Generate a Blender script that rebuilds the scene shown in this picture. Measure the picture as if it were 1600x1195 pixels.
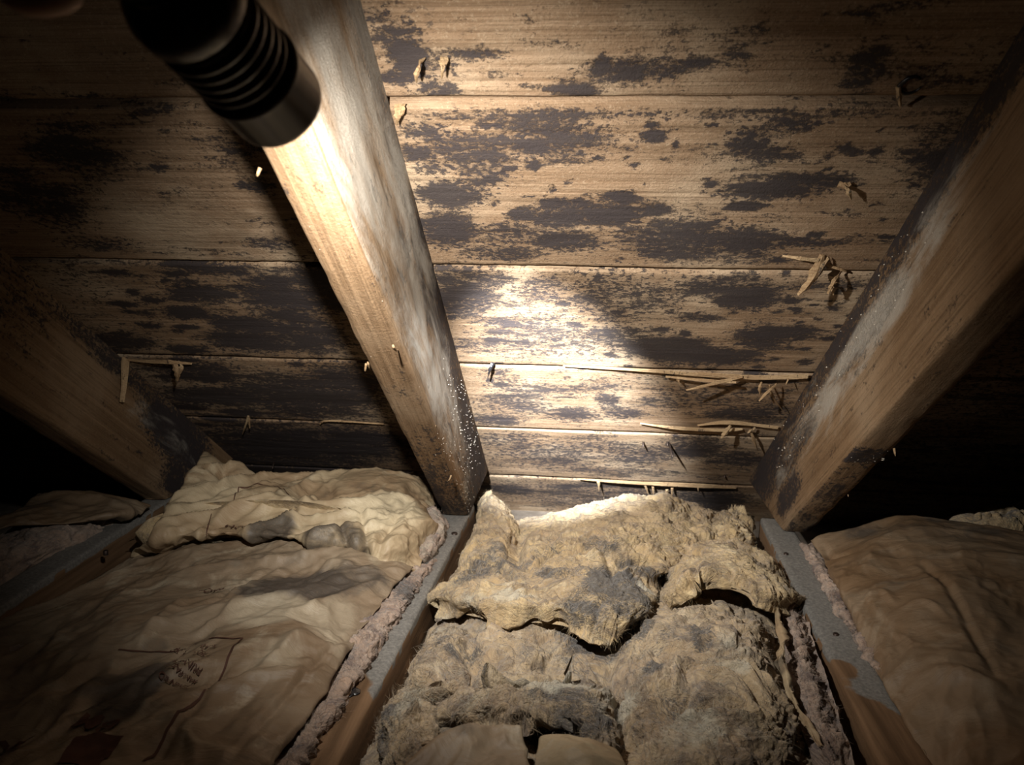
import bpy, bmesh, math, random
import numpy as np
from mathutils import Matrix, Vector
from mathutils.bvhtree import BVHTree

scene = bpy.context.scene
for o in list(bpy.data.objects):
    bpy.data.objects.remove(o)
random.seed(4)
COL = scene.collection

# ------------------------------------------------------------------ camera geometry
F = 1200.0                      # focal length in pixels of the 1600 x 1195 frame
CX, CY = 800.0, 597.5
S = 0.46                        # camera to roof deck, metres
PITCH = math.radians(37.0)
def _n(v): return v / np.linalg.norm(v)
DX = _n(np.array([12800.0, 387.0, -1200.0]))          # world axes seen by the camera (x right, y down, z ahead)
DR = np.array([895 - CX, 1200 - CY, F]); DR = _n(DR - DX * (DX @ DR))
NN = np.cross(DX, DR); NN = -NN if NN[1] > 0 else NN
DY = DR * math.cos(PITCH) + NN * math.sin(PITCH)
UP = -DR * math.sin(PITCH) + NN * math.cos(PITCH)
CAMZ = 0.868 * S                # camera height above the joist tops
CAMP = np.array([0.0, 0.0, CAMZ])
W = np.stack([DX, DY, UP])      # camera vector -> world vector
def ray(px, py):
    return W @ np.array([px - CX, py - CY, F])
RD = W @ DR                     # down the slope
RN = W @ NN                     # out through the roof
RO = CAMP + RN * S              # origin of the roof plane
def roofP(u, r, d=0.0):         # along the boards, down the slope, depth into the attic
    return RO + np.array([1.0, 0, 0]) * u + RD * r - RN * d
def pix_roof(px, py, d=0.0):
    v = ray(px, py); t = (S - d) / (v @ RN); p = v * t
    return np.array([p[0], p @ RD])
def pix_z(px, py, z=0.0):
    v = ray(px, py); t = (z - CAMZ) / v[2]
    return CAMP + v * t
def pix_y(px, py, y):
    v = ray(px, py); return CAMP + v * (y / v[1])
def pix_depth(px, py, dep):     # at a distance along the view axis
    return CAMP + ray(px, py) * (dep / F)

cam = bpy.data.cameras.new('camera')
cam.sensor_fit = 'HORIZONTAL'; cam.sensor_width = 36.0
cam.lens = F / 1600 * 36.0
cam.clip_start = 0.01; cam.clip_end = 50
cam.dof.use_dof = True; cam.dof.focus_distance = 0.80; cam.dof.aperture_fstop = 11.0
camo = bpy.data.objects.new('camera', cam); COL.objects.link(camo)
m = Matrix.Identity(4)
for i in range(3):
    m[i][0] = W[i][0]; m[i][1] = -W[i][1]; m[i][2] = -W[i][2]; m[i][3] = CAMP[i]
camo.matrix_world = m
scene.camera = camo

# ------------------------------------------------------------------ world and exposure
wd = bpy.data.worlds.new('world'); scene.world = wd; wd.use_nodes = True
wd.node_tree.nodes['Background'].inputs[0].default_value = (1.0, 0.85, 0.7, 1)
wd.node_tree.nodes['Background'].inputs[1].default_value = 0.0015
vs = scene.view_settings
scene.display_settings.display_device = 'sRGB'
vs.view_transform = 'Standard'; vs.look = 'None'; vs.gamma = 1.0; vs.use_curve_mapping = False
vs.exposure = 0.0

# the torch: lens centre and aim (its beams are the only light in the attic)
TORCH = pix_depth(427, 155, 0.70 * S)
uh, rh = pix_roof(876, 650)
AIM = roofP(uh, rh)
TAX = _n(AIM - TORCH)
BEAMS = [('torch_scatter', 165, 0.9, 0.4, (1.0, 0.93, 0.84)),
         ('torch_spill', 109, 0.62, 8.2, (1.0, 0.94, 0.86)),
         ('torch_corona', 84, 1.0, 22.0, (1.0, 0.95, 0.88)),
         ('torch_hotspot', 25, 1.0, 430.0, (0.92, 0.96, 1.0))]

# ------------------------------------------------------------------ noise
_rs = np.random.RandomState(7)
_G = _rs.normal(size=(4096, 3)); _G /= np.linalg.norm(_G, axis=1)[:, None]
def _hash(i, j, k):
    h = (i * 73856093) ^ (j * 19349663) ^ (k * 83492791)
    h = (h ^ (h >> 13)) * 1274126177
    return (h ^ (h >> 16)) & 4095
def pn(p):
    p = np.asarray(p, float); f0 = np.floor(p); f = p - f0; i = f0.astype(np.int64)
    w = f * f * f * (f * (f * 6 - 15) + 10)
    out = 0
    for a in (0, 1):
        for b in (0, 1):
            for c in (0, 1):
                g = _G[_hash(i[..., 0] + a, i[..., 1] + b, i[..., 2] + c)]
                d = f - np.array([a, b, c])
                wt = (w[..., 0] if a else 1 - w[..., 0]) * (w[..., 1] if b else 1 - w[..., 1]) * (w[..., 2] if c else 1 - w[..., 2])
                out = out + wt * (g * d).sum(-1)
    return out * 1.6
def fbm(p, o=4, g=0.5):
    s = 0; a = 1.0; t = 0
    for k in range(o):
        s = s + a * pn(p * (2.03 ** k) + k * 17.3); t += a; a *= g
    return s / t
def ridged(p, o=3, g=0.5):
    s = 0; a = 1.0; t = 0
    for k in range(o):
        s = s + a * (1 - 2 * np.abs(pn(p * (2.03 ** k) + k * 11.7))); t += a; a *= g
    return s / t
def sstep(a, b, x):
    t = np.clip((x - a) / (b - a), 0, 1); return t * t * (3 - 2 * t)

# ------------------------------------------------------------------ materials
class NT:
    def __init__(s, name, rough=0.7, spec=0.35):
        s.m = bpy.data.materials.new(name); s.m.use_nodes = True
        s.t = s.m.node_tree; s.b = s.t.nodes['Principled BSDF']
        s.b.inputs['Roughness'].default_value = rough
        s.b.inputs['Specular IOR Level'].default_value = spec
        s.co = s.t.nodes.new('ShaderNodeTexCoord')
    def n(s, ty, **k):
        x = s.t.nodes.new(ty)
        for a, v in k.items(): setattr(x, a, v)
        return x
    def l(s, a, b): s.t.links.new(a, b)
    def inp(s, node, i, v):
        if isinstance(v, (int, float, tuple, list)):
            node.inputs[i].default_value = v
        else: s.l(v, node.inputs[i])
    def mapv(s, sc=(1, 1, 1), loc=(0, 0, 0), rot=(0, 0, 0), src=None):
        x = s.n('ShaderNodeMapping'); s.l(src or s.co.outputs['Object'], x.inputs[0])
        x.inputs[1].default_value = loc; x.inputs[2].default_value = rot; x.inputs[3].default_value = sc
        return x.outputs[0]
    def noise(s, v, sc=5, det=4, rough=0.55, dist=0.0):
        x = s.n('ShaderNodeTexNoise'); s.l(v, x.inputs['Vector'])
        x.inputs['Scale'].default_value = sc; x.inputs['Detail'].default_value = det
        x.inputs['Roughness'].default_value = rough; x.inputs['Distortion'].default_value = dist
        return x.outputs['Fac']
    def math(s, op, a, b=0.0, c=None, clamp=False):
        x = s.n('ShaderNodeMath', operation=op, use_clamp=clamp)
        s.inp(x, 0, a); s.inp(x, 1, b)
        if c is not None: s.inp(x, 2, c)
        return x.outputs[0]
    def lin(s, x, a, b, lo=0.0, hi=1.0):
        r = s.n('ShaderNodeMapRange', interpolation_type='SMOOTHSTEP'); s.inp(r, 0, x)
        for i, v in zip((1, 2, 3, 4), (a, b, lo, hi)): s.inp(r, i, v)
        return r.outputs[0]
    def mix(s, f, a, b, mode='MIX'):
        x = s.n('ShaderNodeMix', data_type='RGBA', blend_type=mode)
        s.inp(x, 0, f); s.inp(x, 6, a if not isinstance(a, tuple) else a + (1,) if len(a) == 3 else a)
        s.inp(x, 7, b if not isinstance(b, tuple) else b + (1,) if len(b) == 3 else b)
        return x.outputs[2]
    def attr(s, name):
        x = s.n('ShaderNodeAttribute', attribute_name=name); return x.outputs['Fac']
    def rnd(s):
        return s.n('ShaderNodeObjectInfo').outputs['Random']
    def color(s, c): s.inp(s.b, 'Base Color', c if not isinstance(c, tuple) else c + (1,))
    def bump(s, h, st=0.4, dist=0.002, prev=None):
        x = s.n('ShaderNodeBump'); x.inputs['Strength'].default_value = st
        x.inputs['Distance'].default_value = dist; s.l(h, x.inputs['Height'])
        if prev is not None: s.l(prev, x.inputs['Normal'])
        s.l(x.outputs[0], s.b.inputs['Normal']); return x.outputs[0]

def wood(name, base, dark, light, along=(1.0, 22.0, 22.0), mold_col=(0.030, 0.028, 0.033), ring=16.0, spec=0.35, rough=0.62, white=False):
    t = NT(name, rough, spec)
    rn = t.rnd()
    off = t.n('ShaderNodeVectorMath', operation='SCALE'); off.inputs[0].default_value = (37.0, 13.0, 71.0); t.l(rn, off.inputs['Scale'])
    add = t.n('ShaderNodeVectorMath', operation='ADD'); t.l(t.co.outputs['Object'], add.inputs[0]); t.l(off.outputs[0], add.inputs[1])
    src = add.outputs[0]
    a = along
    g1 = t.noise(t.mapv((a[0] * 0.9, a[1] * 0.22, a[2] * 0.22), src=src), 1.0, 2, 0.5)
    rings = t.math('SINE', t.math('MULTIPLY', g1, ring * 6.283))
    rings = t.lin(rings, -0.2, 1.0)
    g2 = t.noise(t.mapv((a[0] * 3, a[1] * 9, a[2] * 9), src=src), 1.0, 5, 0.65)
    g3 = t.noise(src, 7.0, 4, 0.6)
    c = t.mix(t.lin(g2, 0.3, 0.7), dark, base)
    c = t.mix(t.math('MULTIPLY', rings, 0.38), c, dark)
    c = t.mix(t.lin(g3, 0.45, 0.75, 0, 0.65), c, light)
    g4 = t.noise(t.mapv((a[0] * 9, a[1] * 22, a[2] * 22), src=src), 1.0, 3, 0.7)
    c = t.mix(t.lin(g4, 0.36, 0.5, 0.42, 0.0), c, tuple(v * 0.45 for v in dark))
    c = t.mix(t.lin(t.noise(src, 330.0, 3, 0.75), 0.52, 0.72, 0, 0.35), c, light)
    # mould: density painted per vertex, broken up by speckle
    d = t.attr('mold')
    n1 = t.noise(t.mapv((a[0] * 18 if a[0] < a[1] else 30, 55, 55), src=src), 1.0, 6, 0.7, 0.4)
    n2 = t.noise(src, 260.0, 5, 0.8)
    n5 = t.noise(t.mapv((a[0] * 60, 120, 120), src=src), 1.0, 4, 0.75)
    n3 = t.noise(t.mapv((a[0] * 0.6 + 6, 30, 30), src=src), 1.0, 3, 0.6, 0.3)
    k = t.math('ADD', t.math('MULTIPLY_ADD', t.math('SUBTRACT', n1, 0.5), 3.6, d), t.math('MULTIPLY', t.math('SUBTRACT', n2, 0.5), 2.6))
    k = t.math('ADD', k, t.math('MULTIPLY', t.math('SUBTRACT', n5, 0.5), 1.8))
    k = t.math('ADD', k, t.math('MULTIPLY', t.math('SUBTRACT', n3, 0.5), 2.2))
    mk = t.lin(k, 0.48, 0.98)
    n6 = t.noise(t.mapv((150, 210, 210), src=src), 1.0, 4, 0.7)
    pep = t.lin(t.math('MULTIPLY_ADD', d, 0.22, n6), 0.60, 0.70)
    mk = t.math('MAXIMUM', mk, t.math('MULTIPLY', pep, t.lin(d, 0.08, 0.35)))
    soft = t.lin(t.math('MULTIPLY_ADD', t.math('SUBTRACT', n3, 0.5), 1.0, d), 0.25, 0.9, 0, 0.55)
    c = t.mix(soft, c, t.mix(0.5, dark, mold_col))
    c = t.mix(t.math('MULTIPLY', mk, 0.88), c, mold_col)
    if white:
        w = t.attr('white')
        wn = t.noise(t.mapv((a[0] * 8, 26, 26), src=src), 1.0, 6, 0.72, 0.6)
        wm = t.lin(t.math('MULTIPLY_ADD', t.math('SUBTRACT', wn, 0.5), 1.7, w), 0.42, 0.95)
        c = t.mix(t.math('MULTIPLY', wm, 0.85), c, (0.42, 0.385, 0.33))
    t.color(c)
    hb = t.math('MULTIPLY_ADD', rings, -0.35, g2)
    b1 = t.bump(hb, 0.55, 0.0016)
    b2 = t.bump(t.math('MULTIPLY_ADD', mk, 0.5, n2), 0.75, 0.0022, b1)
    t.l(t.lin(mk, 0, 1, rough, rough - 0.12), t.b.inputs['Roughness'])
    return t.m

M_PLANK = wood('moldy_sheathing', (0.36, 0.250, 0.160), (0.21, 0.135, 0.080), (0.54, 0.43, 0.30), spec=0.10, rough=0.8)
M_RAFTER = wood('rafter_wood', (0.28, 0.182, 0.103), (0.165, 0.100, 0.053), (0.35, 0.255, 0.165), ring=9.0, spec=0.12, rough=0.75, white=True)
M_SPLINTER = wood('torn_wood', (0.48, 0.33, 0.18), (0.28, 0.17, 0.085), (0.60, 0.45, 0.27), along=(10, 60, 60), ring=4.0)

def joist_mat():
    t = NT('joist_wood', 0.75, 0.25)
    src = t.co.outputs['Object']
    g = t.noise(t.mapv((60, 3, 60)), 1.0, 5, 0.65)
    n = t.noise(src, 30, 6, 0.7); n2 = t.noise(src, 260, 4, 0.7)
    c = t.mix(t.lin(g, 0.3, 0.7), (0.10, 0.058, 0.030), (0.24, 0.145, 0.08))
    gm = t.lin(t.math('MULTIPLY_ADD', t.math('SUBTRACT', n, 0.5), 0.7, t.attr('grey')), 0.42, 0.58)
    gc = t.mix(t.lin(n2, 0.35, 0.7), (0.15, 0.145, 0.135), (0.25, 0.24, 0.22))
    gc = t.mix(t.lin(n, 0.55, 0.75, 0, 0.5), gc, (0.08, 0.075, 0.07))
    c = t.mix(gm, c, gc)
    mk = t.lin(t.math('MULTIPLY_ADD', t.math('SUBTRACT', n, 0.5), 1.6, t.attr('mold')), 0.5, 0.75)
    c = t.mix(mk, c, (0.02, 0.018, 0.018))
    t.color(c); t.bump(t.math('ADD', g, n2), 0.4, 0.0012)
    return t.m
M_JOIST = joist_mat()

def fiber_mat(name, base, warm, pale, grey=(0.045, 0.040, 0.038)):
    t = NT(name, 0.85, 0.12)
    src = t.co.outputs['Object']
    wv = t.n('ShaderNodeTexNoise'); t.l(src, wv.inputs['Vector']); wv.inputs['Scale'].default_value = 9; wv.inputs['Detail'].default_value = 3
    vm = t.n('ShaderNodeVectorMath', operation='MULTIPLY_ADD'); t.l(wv.outputs['Color'], vm.inputs[0]); vm.inputs[1].default_value = (0.16, 0.16, 0.16); t.l(src, vm.inputs[2])
    sw = vm.outputs[0]
    f1 = t.noise(t.mapv((30, 150, 90), src=sw), 1.0, 5, 0.7)
    f2 = t.noise(t.mapv((160, 35, 90), src=sw), 1.0, 5, 0.7)
    fine = t.noise(sw, 420, 3, 0.7)
    big = t.noise(src, 13, 4, 0.6); big2 = t.noise(src, 31, 5, 0.65, 0.5)
    c = t.mix(t.lin(big, 0.35, 0.65), base, warm)
    c = t.mix(t.lin(big2, 0.5, 0.72, 0, 0.8), c, pale)
    c = t.mix(t.lin(f1, 0.42, 0.68, 0, 0.45), c, tuple(0.45 * v for v in base))
    dirt = t.noise(t.mapv((22, 34, 30), src=sw), 1.0, 6, 0.72)
    c = t.mix(t.lin(dirt, 0.47, 0.66, 0, 0.85), c, (base[0] * 0.26, base[1] * 0.25, base[2] * 0.30))
    c = t.mix(t.lin(t.math('ADD', f2, t.math('MULTIPLY', fine, 0.4)), 0.72, 0.92, 0, 0.55), c, pale)
    k = t.math('ADD', t.math('MULTIPLY_ADD', t.math('SUBTRACT', big2, 0.5), 1.9, t.attr('mold')), t.math('MULTIPLY', t.math('SUBTRACT', fine, 0.5), 1.6))
    mk = t.lin(k, 0.36, 0.92)
    c = t.mix(t.math('MULTIPLY', mk, 0.9), c, grey)
    wm = t.lin(t.math('MULTIPLY_ADD', t.math('SUBTRACT', big2, 0.5), 1.2, t.attr('white')), 0.4, 0.8)
    c = t.mix(t.math('MULTIPLY', wm, 0.8), c, (0.50, 0.46, 0.36))
    t.color(c)
    b = t.bump(t.math('ADD', t.math('ADD', f1, f2), dirt), 0.9, 0.005)
    t.bump(fine, 0.5, 0.0012, b)
    t.b.inputs['Sheen Weight'].default_value = 0.25
    t.b.inputs['Sheen Roughness'].default_value = 0.6
    return t.m
M_FIBER = fiber_mat('stained_fiberglass', (0.56, 0.415, 0.220), (0.42, 0.295, 0.155), (0.74, 0.60, 0.36))
M_FIBERB = fiber_mat('brown_fiberglass', (0.46, 0.345, 0.205), (0.35, 0.25, 0.15), (0.62, 0.51, 0.35))
M_PINK = fiber_mat('pink_fiberglass', (0.46, 0.335, 0.255), (0.36, 0.245, 0.175), (0.60, 0.48, 0.385))

def paper_mat(name, base, light, brown):
    t = NT(name, 0.55, 0.4)
    src = t.co.outputs['Object']
    a = t.noise(src, 6, 4, 0.6, 0.6); b = t.noise(src, 19, 5, 0.65, 0.8); f = t.noise(src, 380, 3, 0.6)
    cr = t.noise(t.mapv((14, 40, 20), rot=(0, 0, 0.7)), 1.0, 5, 0.62, 0.8)
    c = t.mix(t.lin(a, 0.35, 0.65), base, brown)
    c = t.mix(t.lin(b, 0.5, 0.72, 0, 0.75), c, light)
    k = t.math('MULTIPLY_ADD', t.math('SUBTRACT', b, 0.5), 1.3, t.attr('mold'))
    c = t.mix(t.lin(k, 0.35, 0.85, 0, 0.88), c, (0.05, 0.042, 0.036))
    wm = t.math('MULTIPLY_ADD', t.math('SUBTRACT', a, 0.5), 0.9, t.attr('white'))
    c = t.mix(t.lin(wm, 0.35, 0.8, 0, 0.8), c, light)
    c = t.mix(t.lin(f, 0.5, 0.75, 0, 0.25), c, brown)
    t.color(c)
    bb = t.bump(cr, 0.5, 0.006); t.bump(f, 0.2, 0.0006, bb)
    return t.m
M_PAPER = paper_mat('kraft_paper', (0.25, 0.193, 0.132), (0.40, 0.338, 0.245), (0.185, 0.126, 0.076))
M_PAPERBACK = paper_mat('pale_kraft_paper', (0.40, 0.315, 0.20), (0.55, 0.465, 0.315), (0.28, 0.19, 0.11))
M_PAPERGREY = paper_mat('dusty_kraft_paper', (0.21, 0.15, 0.095), (0.27, 0.21, 0.145), (0.17, 0.105, 0.055))

def plain(name, col, rough=0.6, spec=0.4, metal=0.0, nz=60, var=0.25, bst=0.3):
    t = NT(name, rough, spec); t.b.inputs['Metallic'].default_value = metal
    n = t.noise(t.co.outputs['Object'], nz, 4, 0.6)
    t.color(t.mix(t.lin(n, 0.3, 0.7), tuple(v * (1 - var) for v in col), tuple(min(1, v * (1 + var)) for v in col)))
    t.bump(n, bst, 0.0008); return t.m
M_INK = plain('red_brown_ink', (0.075, 0.036, 0.025), 0.7, 0.2)
M_TAR = plain('tar', (0.012, 0.012, 0.014), 0.25, 0.6, nz=300, bst=0.6)
M_NAIL = plain('rusty_nail', (0.05, 0.035, 0.028), 0.5, 0.5, 0.6, nz=400)
M_CRUMB = plain('white_crumbs', (0.55, 0.50, 0.42), 0.6, 0.4, nz=300)
M_BODY = plain('black_anodised', (0.006, 0.006, 0.010), 0.25, 0.7, 0.0, nz=900, bst=0.05)
M_SKIN = plain('skin', (0.58, 0.38, 0.28), 0.55, 0.4, nz=90, var=0.1)
M_BOARD = plain('plasterboard', (0.20, 0.17, 0.14), 0.9, 0.1, nz=30)
M_LENS = bpy.data.materials.new('torch_lens'); M_LENS.use_nodes = True
_b = M_LENS.node_tree.nodes['Principled BSDF']; _b.inputs['Base Color'].default_value = (0.9, 0.9, 0.85, 1)
_b.inputs['Emission Color'].default_value = (1, 0.95, 0.85, 1); _b.inputs['Emission Strength'].default_value = 4.0

# ------------------------------------------------------------------ mesh helpers
def mesh(name, v, f, mat, parent=None, attrs=None, smooth=True, mw=None):
    me = bpy.data.meshes.new(name)
    me.from_pydata([tuple(x) for x in np.asarray(v, float).tolist()], [], [tuple(q) for q in (f.tolist() if hasattr(f, 'tolist') else f)])
    if attrs:
        for k, a in attrs.items():
            at = me.attributes.new(k, 'FLOAT', 'POINT'); at.data.foreach_set('value', np.asarray(a, np.float32).ravel())
    if smooth: me.polygons.foreach_set('use_smooth', [True] * len(me.polygons))
    if mat: me.materials.append(mat)
    me.update()
    o = bpy.data.objects.new(name, me); COL.objects.link(o)
    if parent is not None: o.parent = parent
    if mw is not None:
        o.matrix_world = mw
    return o
def tag(o, label=None, cat=None, group=None, kind=None):
    for k, v in (('label', label), ('category', cat), ('group', group), ('kind', kind)):
        if v: o[k] = v
    return o
def empty(name, loc=(0, 0, 0)):
    o = bpy.data.objects.new(name, None); o.location = tuple(loc); o.empty_display_size = 0.05
    COL.objects.link(o); return o
def child(o, parent):           # parent without moving the child
    o.parent = parent
    o.matrix_parent_inverse = parent.matrix_basis.inverted()
    return o
def gridf(nv, nu, flip=False, off=0):
    i = np.arange((nv - 1) * nu).reshape(nv - 1, nu)[:, :-1].ravel() + off
    q = np.stack([i, i + 1, i + 1 + nu, i + nu], 1)
    return q[:, ::-1] if flip else q
def closed(top, bot):           # two grids (nv, nu, 3) -> closed shell
    nv, nu = top.shape[:2]; N = nv * nu
    f = [gridf(nv, nu), gridf(nv, nu, True, N)]
    idx = np.arange(N).reshape(nv, nu)
    loop = np.concatenate([idx[0, :], idx[1:, -1], idx[-1, -2::-1], idx[-2:0:-1, 0]])
    nx = np.roll(loop, -1)
    f.append(np.stack([loop, loop + N, nx + N, nx], 1))
    return np.concatenate([top.reshape(-1, 3), bot.reshape(-1, 3)]), np.concatenate(f)
def spline(P, n, axis):         # Catmull-Rom resample
    P = np.moveaxis(np.asarray(P, float), axis, 0); k = P.shape[0]
    t = np.linspace(0, k - 1, n); i = np.minimum(t.astype(int), k - 2); f = (t - i).reshape((-1,) + (1,) * (P.ndim - 1))
    ext = np.concatenate([2 * P[:1] - P[1:2], P, 2 * P[-1:] - P[-2:-1]])
    p0, p1, p2, p3 = ext[i], ext[i + 1], ext[i + 2], ext[i + 3]
    r = 0.5 * (2 * p1 + (p2 - p0) * f + (2 * p0 - 5 * p1 + 4 * p2 - p3) * f ** 2 + (3 * p1 - p0 - 3 * p2 + p3) * f ** 3)
    return np.moveaxis(r, 0, axis)
def gnormals(G):
    du = np.gradient(G, axis=1); dv = np.gradient(G, axis=0)
    n = np.cross(du, dv); n /= np.linalg.norm(n, axis=-1, keepdims=True) + 1e-12
    if n[..., 2].mean() < 0: n = -n
    return n
def tube(pts, rad, sides=5, cap=True):
    pts = np.asarray(pts, float); n = len(pts); rad = np.broadcast_to(rad, (n,))
    tg = np.gradient(pts, axis=0); tg /= np.linalg.norm(tg, axis=1)[:, None] + 1e-12
    a = np.array([0.3, 0.2, 0.93]); v = []
    for p, t, r in zip(pts, tg, rad):
        x = _n(np.cross(t, a)); y = np.cross(t, x)
        for k in range(sides):
            w = 2 * math.pi * k / sides; v.append(p + r * (math.cos(w) * x + math.sin(w) * y))
    f = [(i * sides + k, i * sides + (k + 1) % sides, (i + 1) * sides + (k + 1) % sides, (i + 1) * sides + k) for i in range(n - 1) for k in range(sides)]
    if cap:
        f.append(tuple(range(sides))[::-1]); f.append(tuple((n - 1) * sides + k for k in range(sides)))
    return v, f
def blobs_roof(u, r, L):
    d = np.zeros_like(u)
    for (px, py, rx, ry, s) in L:
        c = pix_roof(px, py); a = pix_roof(px + rx, py); b = pix_roof(px, py + ry); b2 = pix_roof(px, py - ry)
        ru = abs(a[0] - c[0]); rr = abs(b[1] - b2[1]) / 2
        q = ((u - c[0]) / ru) ** 2 + ((r - c[1]) / rr) ** 2
        d = np.maximum(d, s * 1.05 * np.exp(-0.75 * q * q * .6 - .35 * q))
    return d
def blobs_floor(x, y, L, z=0.02):
    d = np.zeros_like(x)
    for (px, py, rx, ry, s) in L:
        c = pix_z(px, py, z); a = pix_z(px + rx, py, z); b = pix_z(px, py + ry, z); b2 = pix_z(px, py - ry, z)
        q = ((x - c[0]) / abs(a[0] - c[0])) ** 2 + ((y - c[1]) / (abs(b[1] - b2[1]) / 2)) ** 2
        d = np.maximum(d, s * np.clip(1.3 - 0.8 * q, 0, 1))
    return d

# ------------------------------------------------------------------ roof deck
ROOFM = Matrix.Identity(4)
for i in range(3):
    ROOFM[i][0] = (1.0, 0, 0)[i]; ROOFM[i][1] = RD[i]; ROOFM[i][2] = -RN[i]; ROOFM[i][3] = RO[i]
MOLD = [ # plank above the first seam
 (625, 55, 40, 22, .55), (640, 95, 30, 40, .95), (625, 120, 38, 12, 1), (690, 105, 25, 15, .5), (680, 140, 32, 15, .8), (745, 85, 45, 9, .55),
 (940, 108, 18, 18, 1), (975, 112, 70, 16, .75), (900, 140, 40, 16, .6), (1030, 112, 45, 10, .6), (1090, 100, 25, 9, .7), (1350, 110, 32, 45, .6), (590, 25, 30, 12, .5),
 # second
 (660, 205, 38, 14, .75), (650, 238, 30, 16, .8), (700, 225, 50, 25, .55), (745, 255, 60, 40, .55), (830, 228, 34, 14, .85), (870, 215, 110, 32, .42), (690, 262, 40, 14, .6),
 (1022, 215, 22, 10, 1), (1056, 226, 6, 9, 1), (705, 304, 56, 20, 1), (757, 282, 14, 9, .9), (770, 278, 26, 8, .7), (833, 259, 12, 8, .9), (865, 318, 28, 9, 1), (815, 335, 24, 10, 1.05), (872, 342, 50, 14, 1), (948, 337, 50, 15, 1),
 (968, 307, 26, 11, .9), (1022, 328, 24, 8, 1), (700, 360, 48, 30, .9), (800, 365, 62, 20, .62), (885, 377, 60, 16, 1), (780, 392, 70, 16, .55), (900, 318, 24, 8, .85),
 (1060, 375, 95, 28, .92), (1165, 378, 62, 24, .85), (1240, 378, 70, 8, .6), (1170, 222, 34, 22, .85), (1200, 240, 45, 16, .5), (1242, 192, 46, 15, .75), (1200, 298, 78, 14, 1.1), (1262, 282, 70, 11, 1), (1165, 322, 30, 8, 1), (1110, 288, 12, 6, .9), (1300, 285, 40, 14, .8),
 (1430, 250, 10, 5, .8), (1275, 366, 14, 5, .9), (1430, 290, 12, 4, .9), (1000, 180, 380, 9, .45), (1480, 250, 60, 60, .4),
 # third
 (745, 440, 62, 18, .65), (715, 468, 62, 26, .9), (855, 450, 62, 20, .55), (960, 462, 110, 40, .5), (1165, 465, 48, 20, 1.1), (1130, 447, 80, 18, .8), (1052, 548, 52, 20, 1.1), (1115, 556, 70, 14, .9), (1012, 541, 40, 18, .95),
 (960, 525, 55, 22, .6), (860, 530, 140, 34, .42), (1090, 498, 40, 8, .8), (1200, 525, 60, 20, .6), (800, 505, 60, 12, .5), (720, 420, 40, 8, .6), (1240, 520, 40, 12, .5), (1290, 445, 70, 10, .4),
 # fourth
 (805, 632, 60, 18, .6), (950, 624, 20, 8, 1), (890, 648, 48, 11, .75), (975, 646, 36, 9, .7), (1080, 622, 100, 24, .42), (1160, 645, 60, 9, .8), (790, 600, 40, 14, .5), (1200, 640, 40, 22, .5), (900, 605, 100, 14, .35), (780, 655, 40, 8, .6),
 # fifth
 (850, 712, 80, 22, .62), (800, 690, 50, 14, .58), (900, 695, 80, 12, .5), (990, 712, 70, 18, .6), (1080, 700, 55, 18, .75), (1150, 720, 55, 16, .45), (940, 735, 150, 6, .42),
 # sixth and on
 (960, 775, 210, 22, .55), (800, 765, 40, 10, .8), (1100, 780, 70, 20, .8),
 # left bay
 (305, 458, 40, 13, 1), (292, 489, 34, 9, 1), (378, 507, 48, 12, 1), (385, 532, 60, 16, .95), (440, 470, 50, 30, .7), (480, 520, 60, 26, .7), (292, 545, 32, 6, 1), (190, 475, 18, 5, 1), (235, 508, 16, 4, .9), (180, 535, 60, 12, .7), (430, 440, 40, 10, .8), (330, 420, 60, 7, .6), (520, 450, 60, 40, .6),
 (470, 620, 110, 30, .8), (350, 620, 90, 14, .8), (330, 590, 60, 8, .6), (540, 600, 60, 30, .7), (300, 575, 60, 12, .6),
 (450, 700, 140, 30, .85), (340, 710, 60, 22, .9), (560, 690, 60, 30, .7), (450, 735, 180, 12, .8),
 (120, 240, 60, 40, .6), (250, 260, 14, 5, .9), (70, 320, 60, 50, .5), (400, 290, 30, 8, .8), (150, 380, 60, 10, .6), (420, 380, 40, 8, .7)]
rsp = np.random.RandomState(11)
for _ in range(150):            # small round colonies
    px, py = rsp.uniform(640, 1420), rsp.uniform(190, 620)
    s = rsp.uniform(2.5, 8); MOLD.append((px, py, s * rsp.uniform(1, 2.2), s * .6, rsp.uniform(.7, 1.1)))
for _ in range(60):
    px, py = rsp.uniform(1150, 1350), rsp.uniform(440, 640)
    s = rsp.uniform(2.5, 7); MOLD.append((px, py, s * rsp.uniform(1.2, 2.6), s * .5, rsp.uniform(.6, 1.0)))
for _ in range(60):
    px, py = rsp.uniform(120, 520), rsp.uniform(420, 720)
    s = rsp.uniform(4, 11); MOLD.append((px, py, s * rsp.uniform(1.2, 3), s * .5, rsp.uniform(.6, 1.0)))

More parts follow.
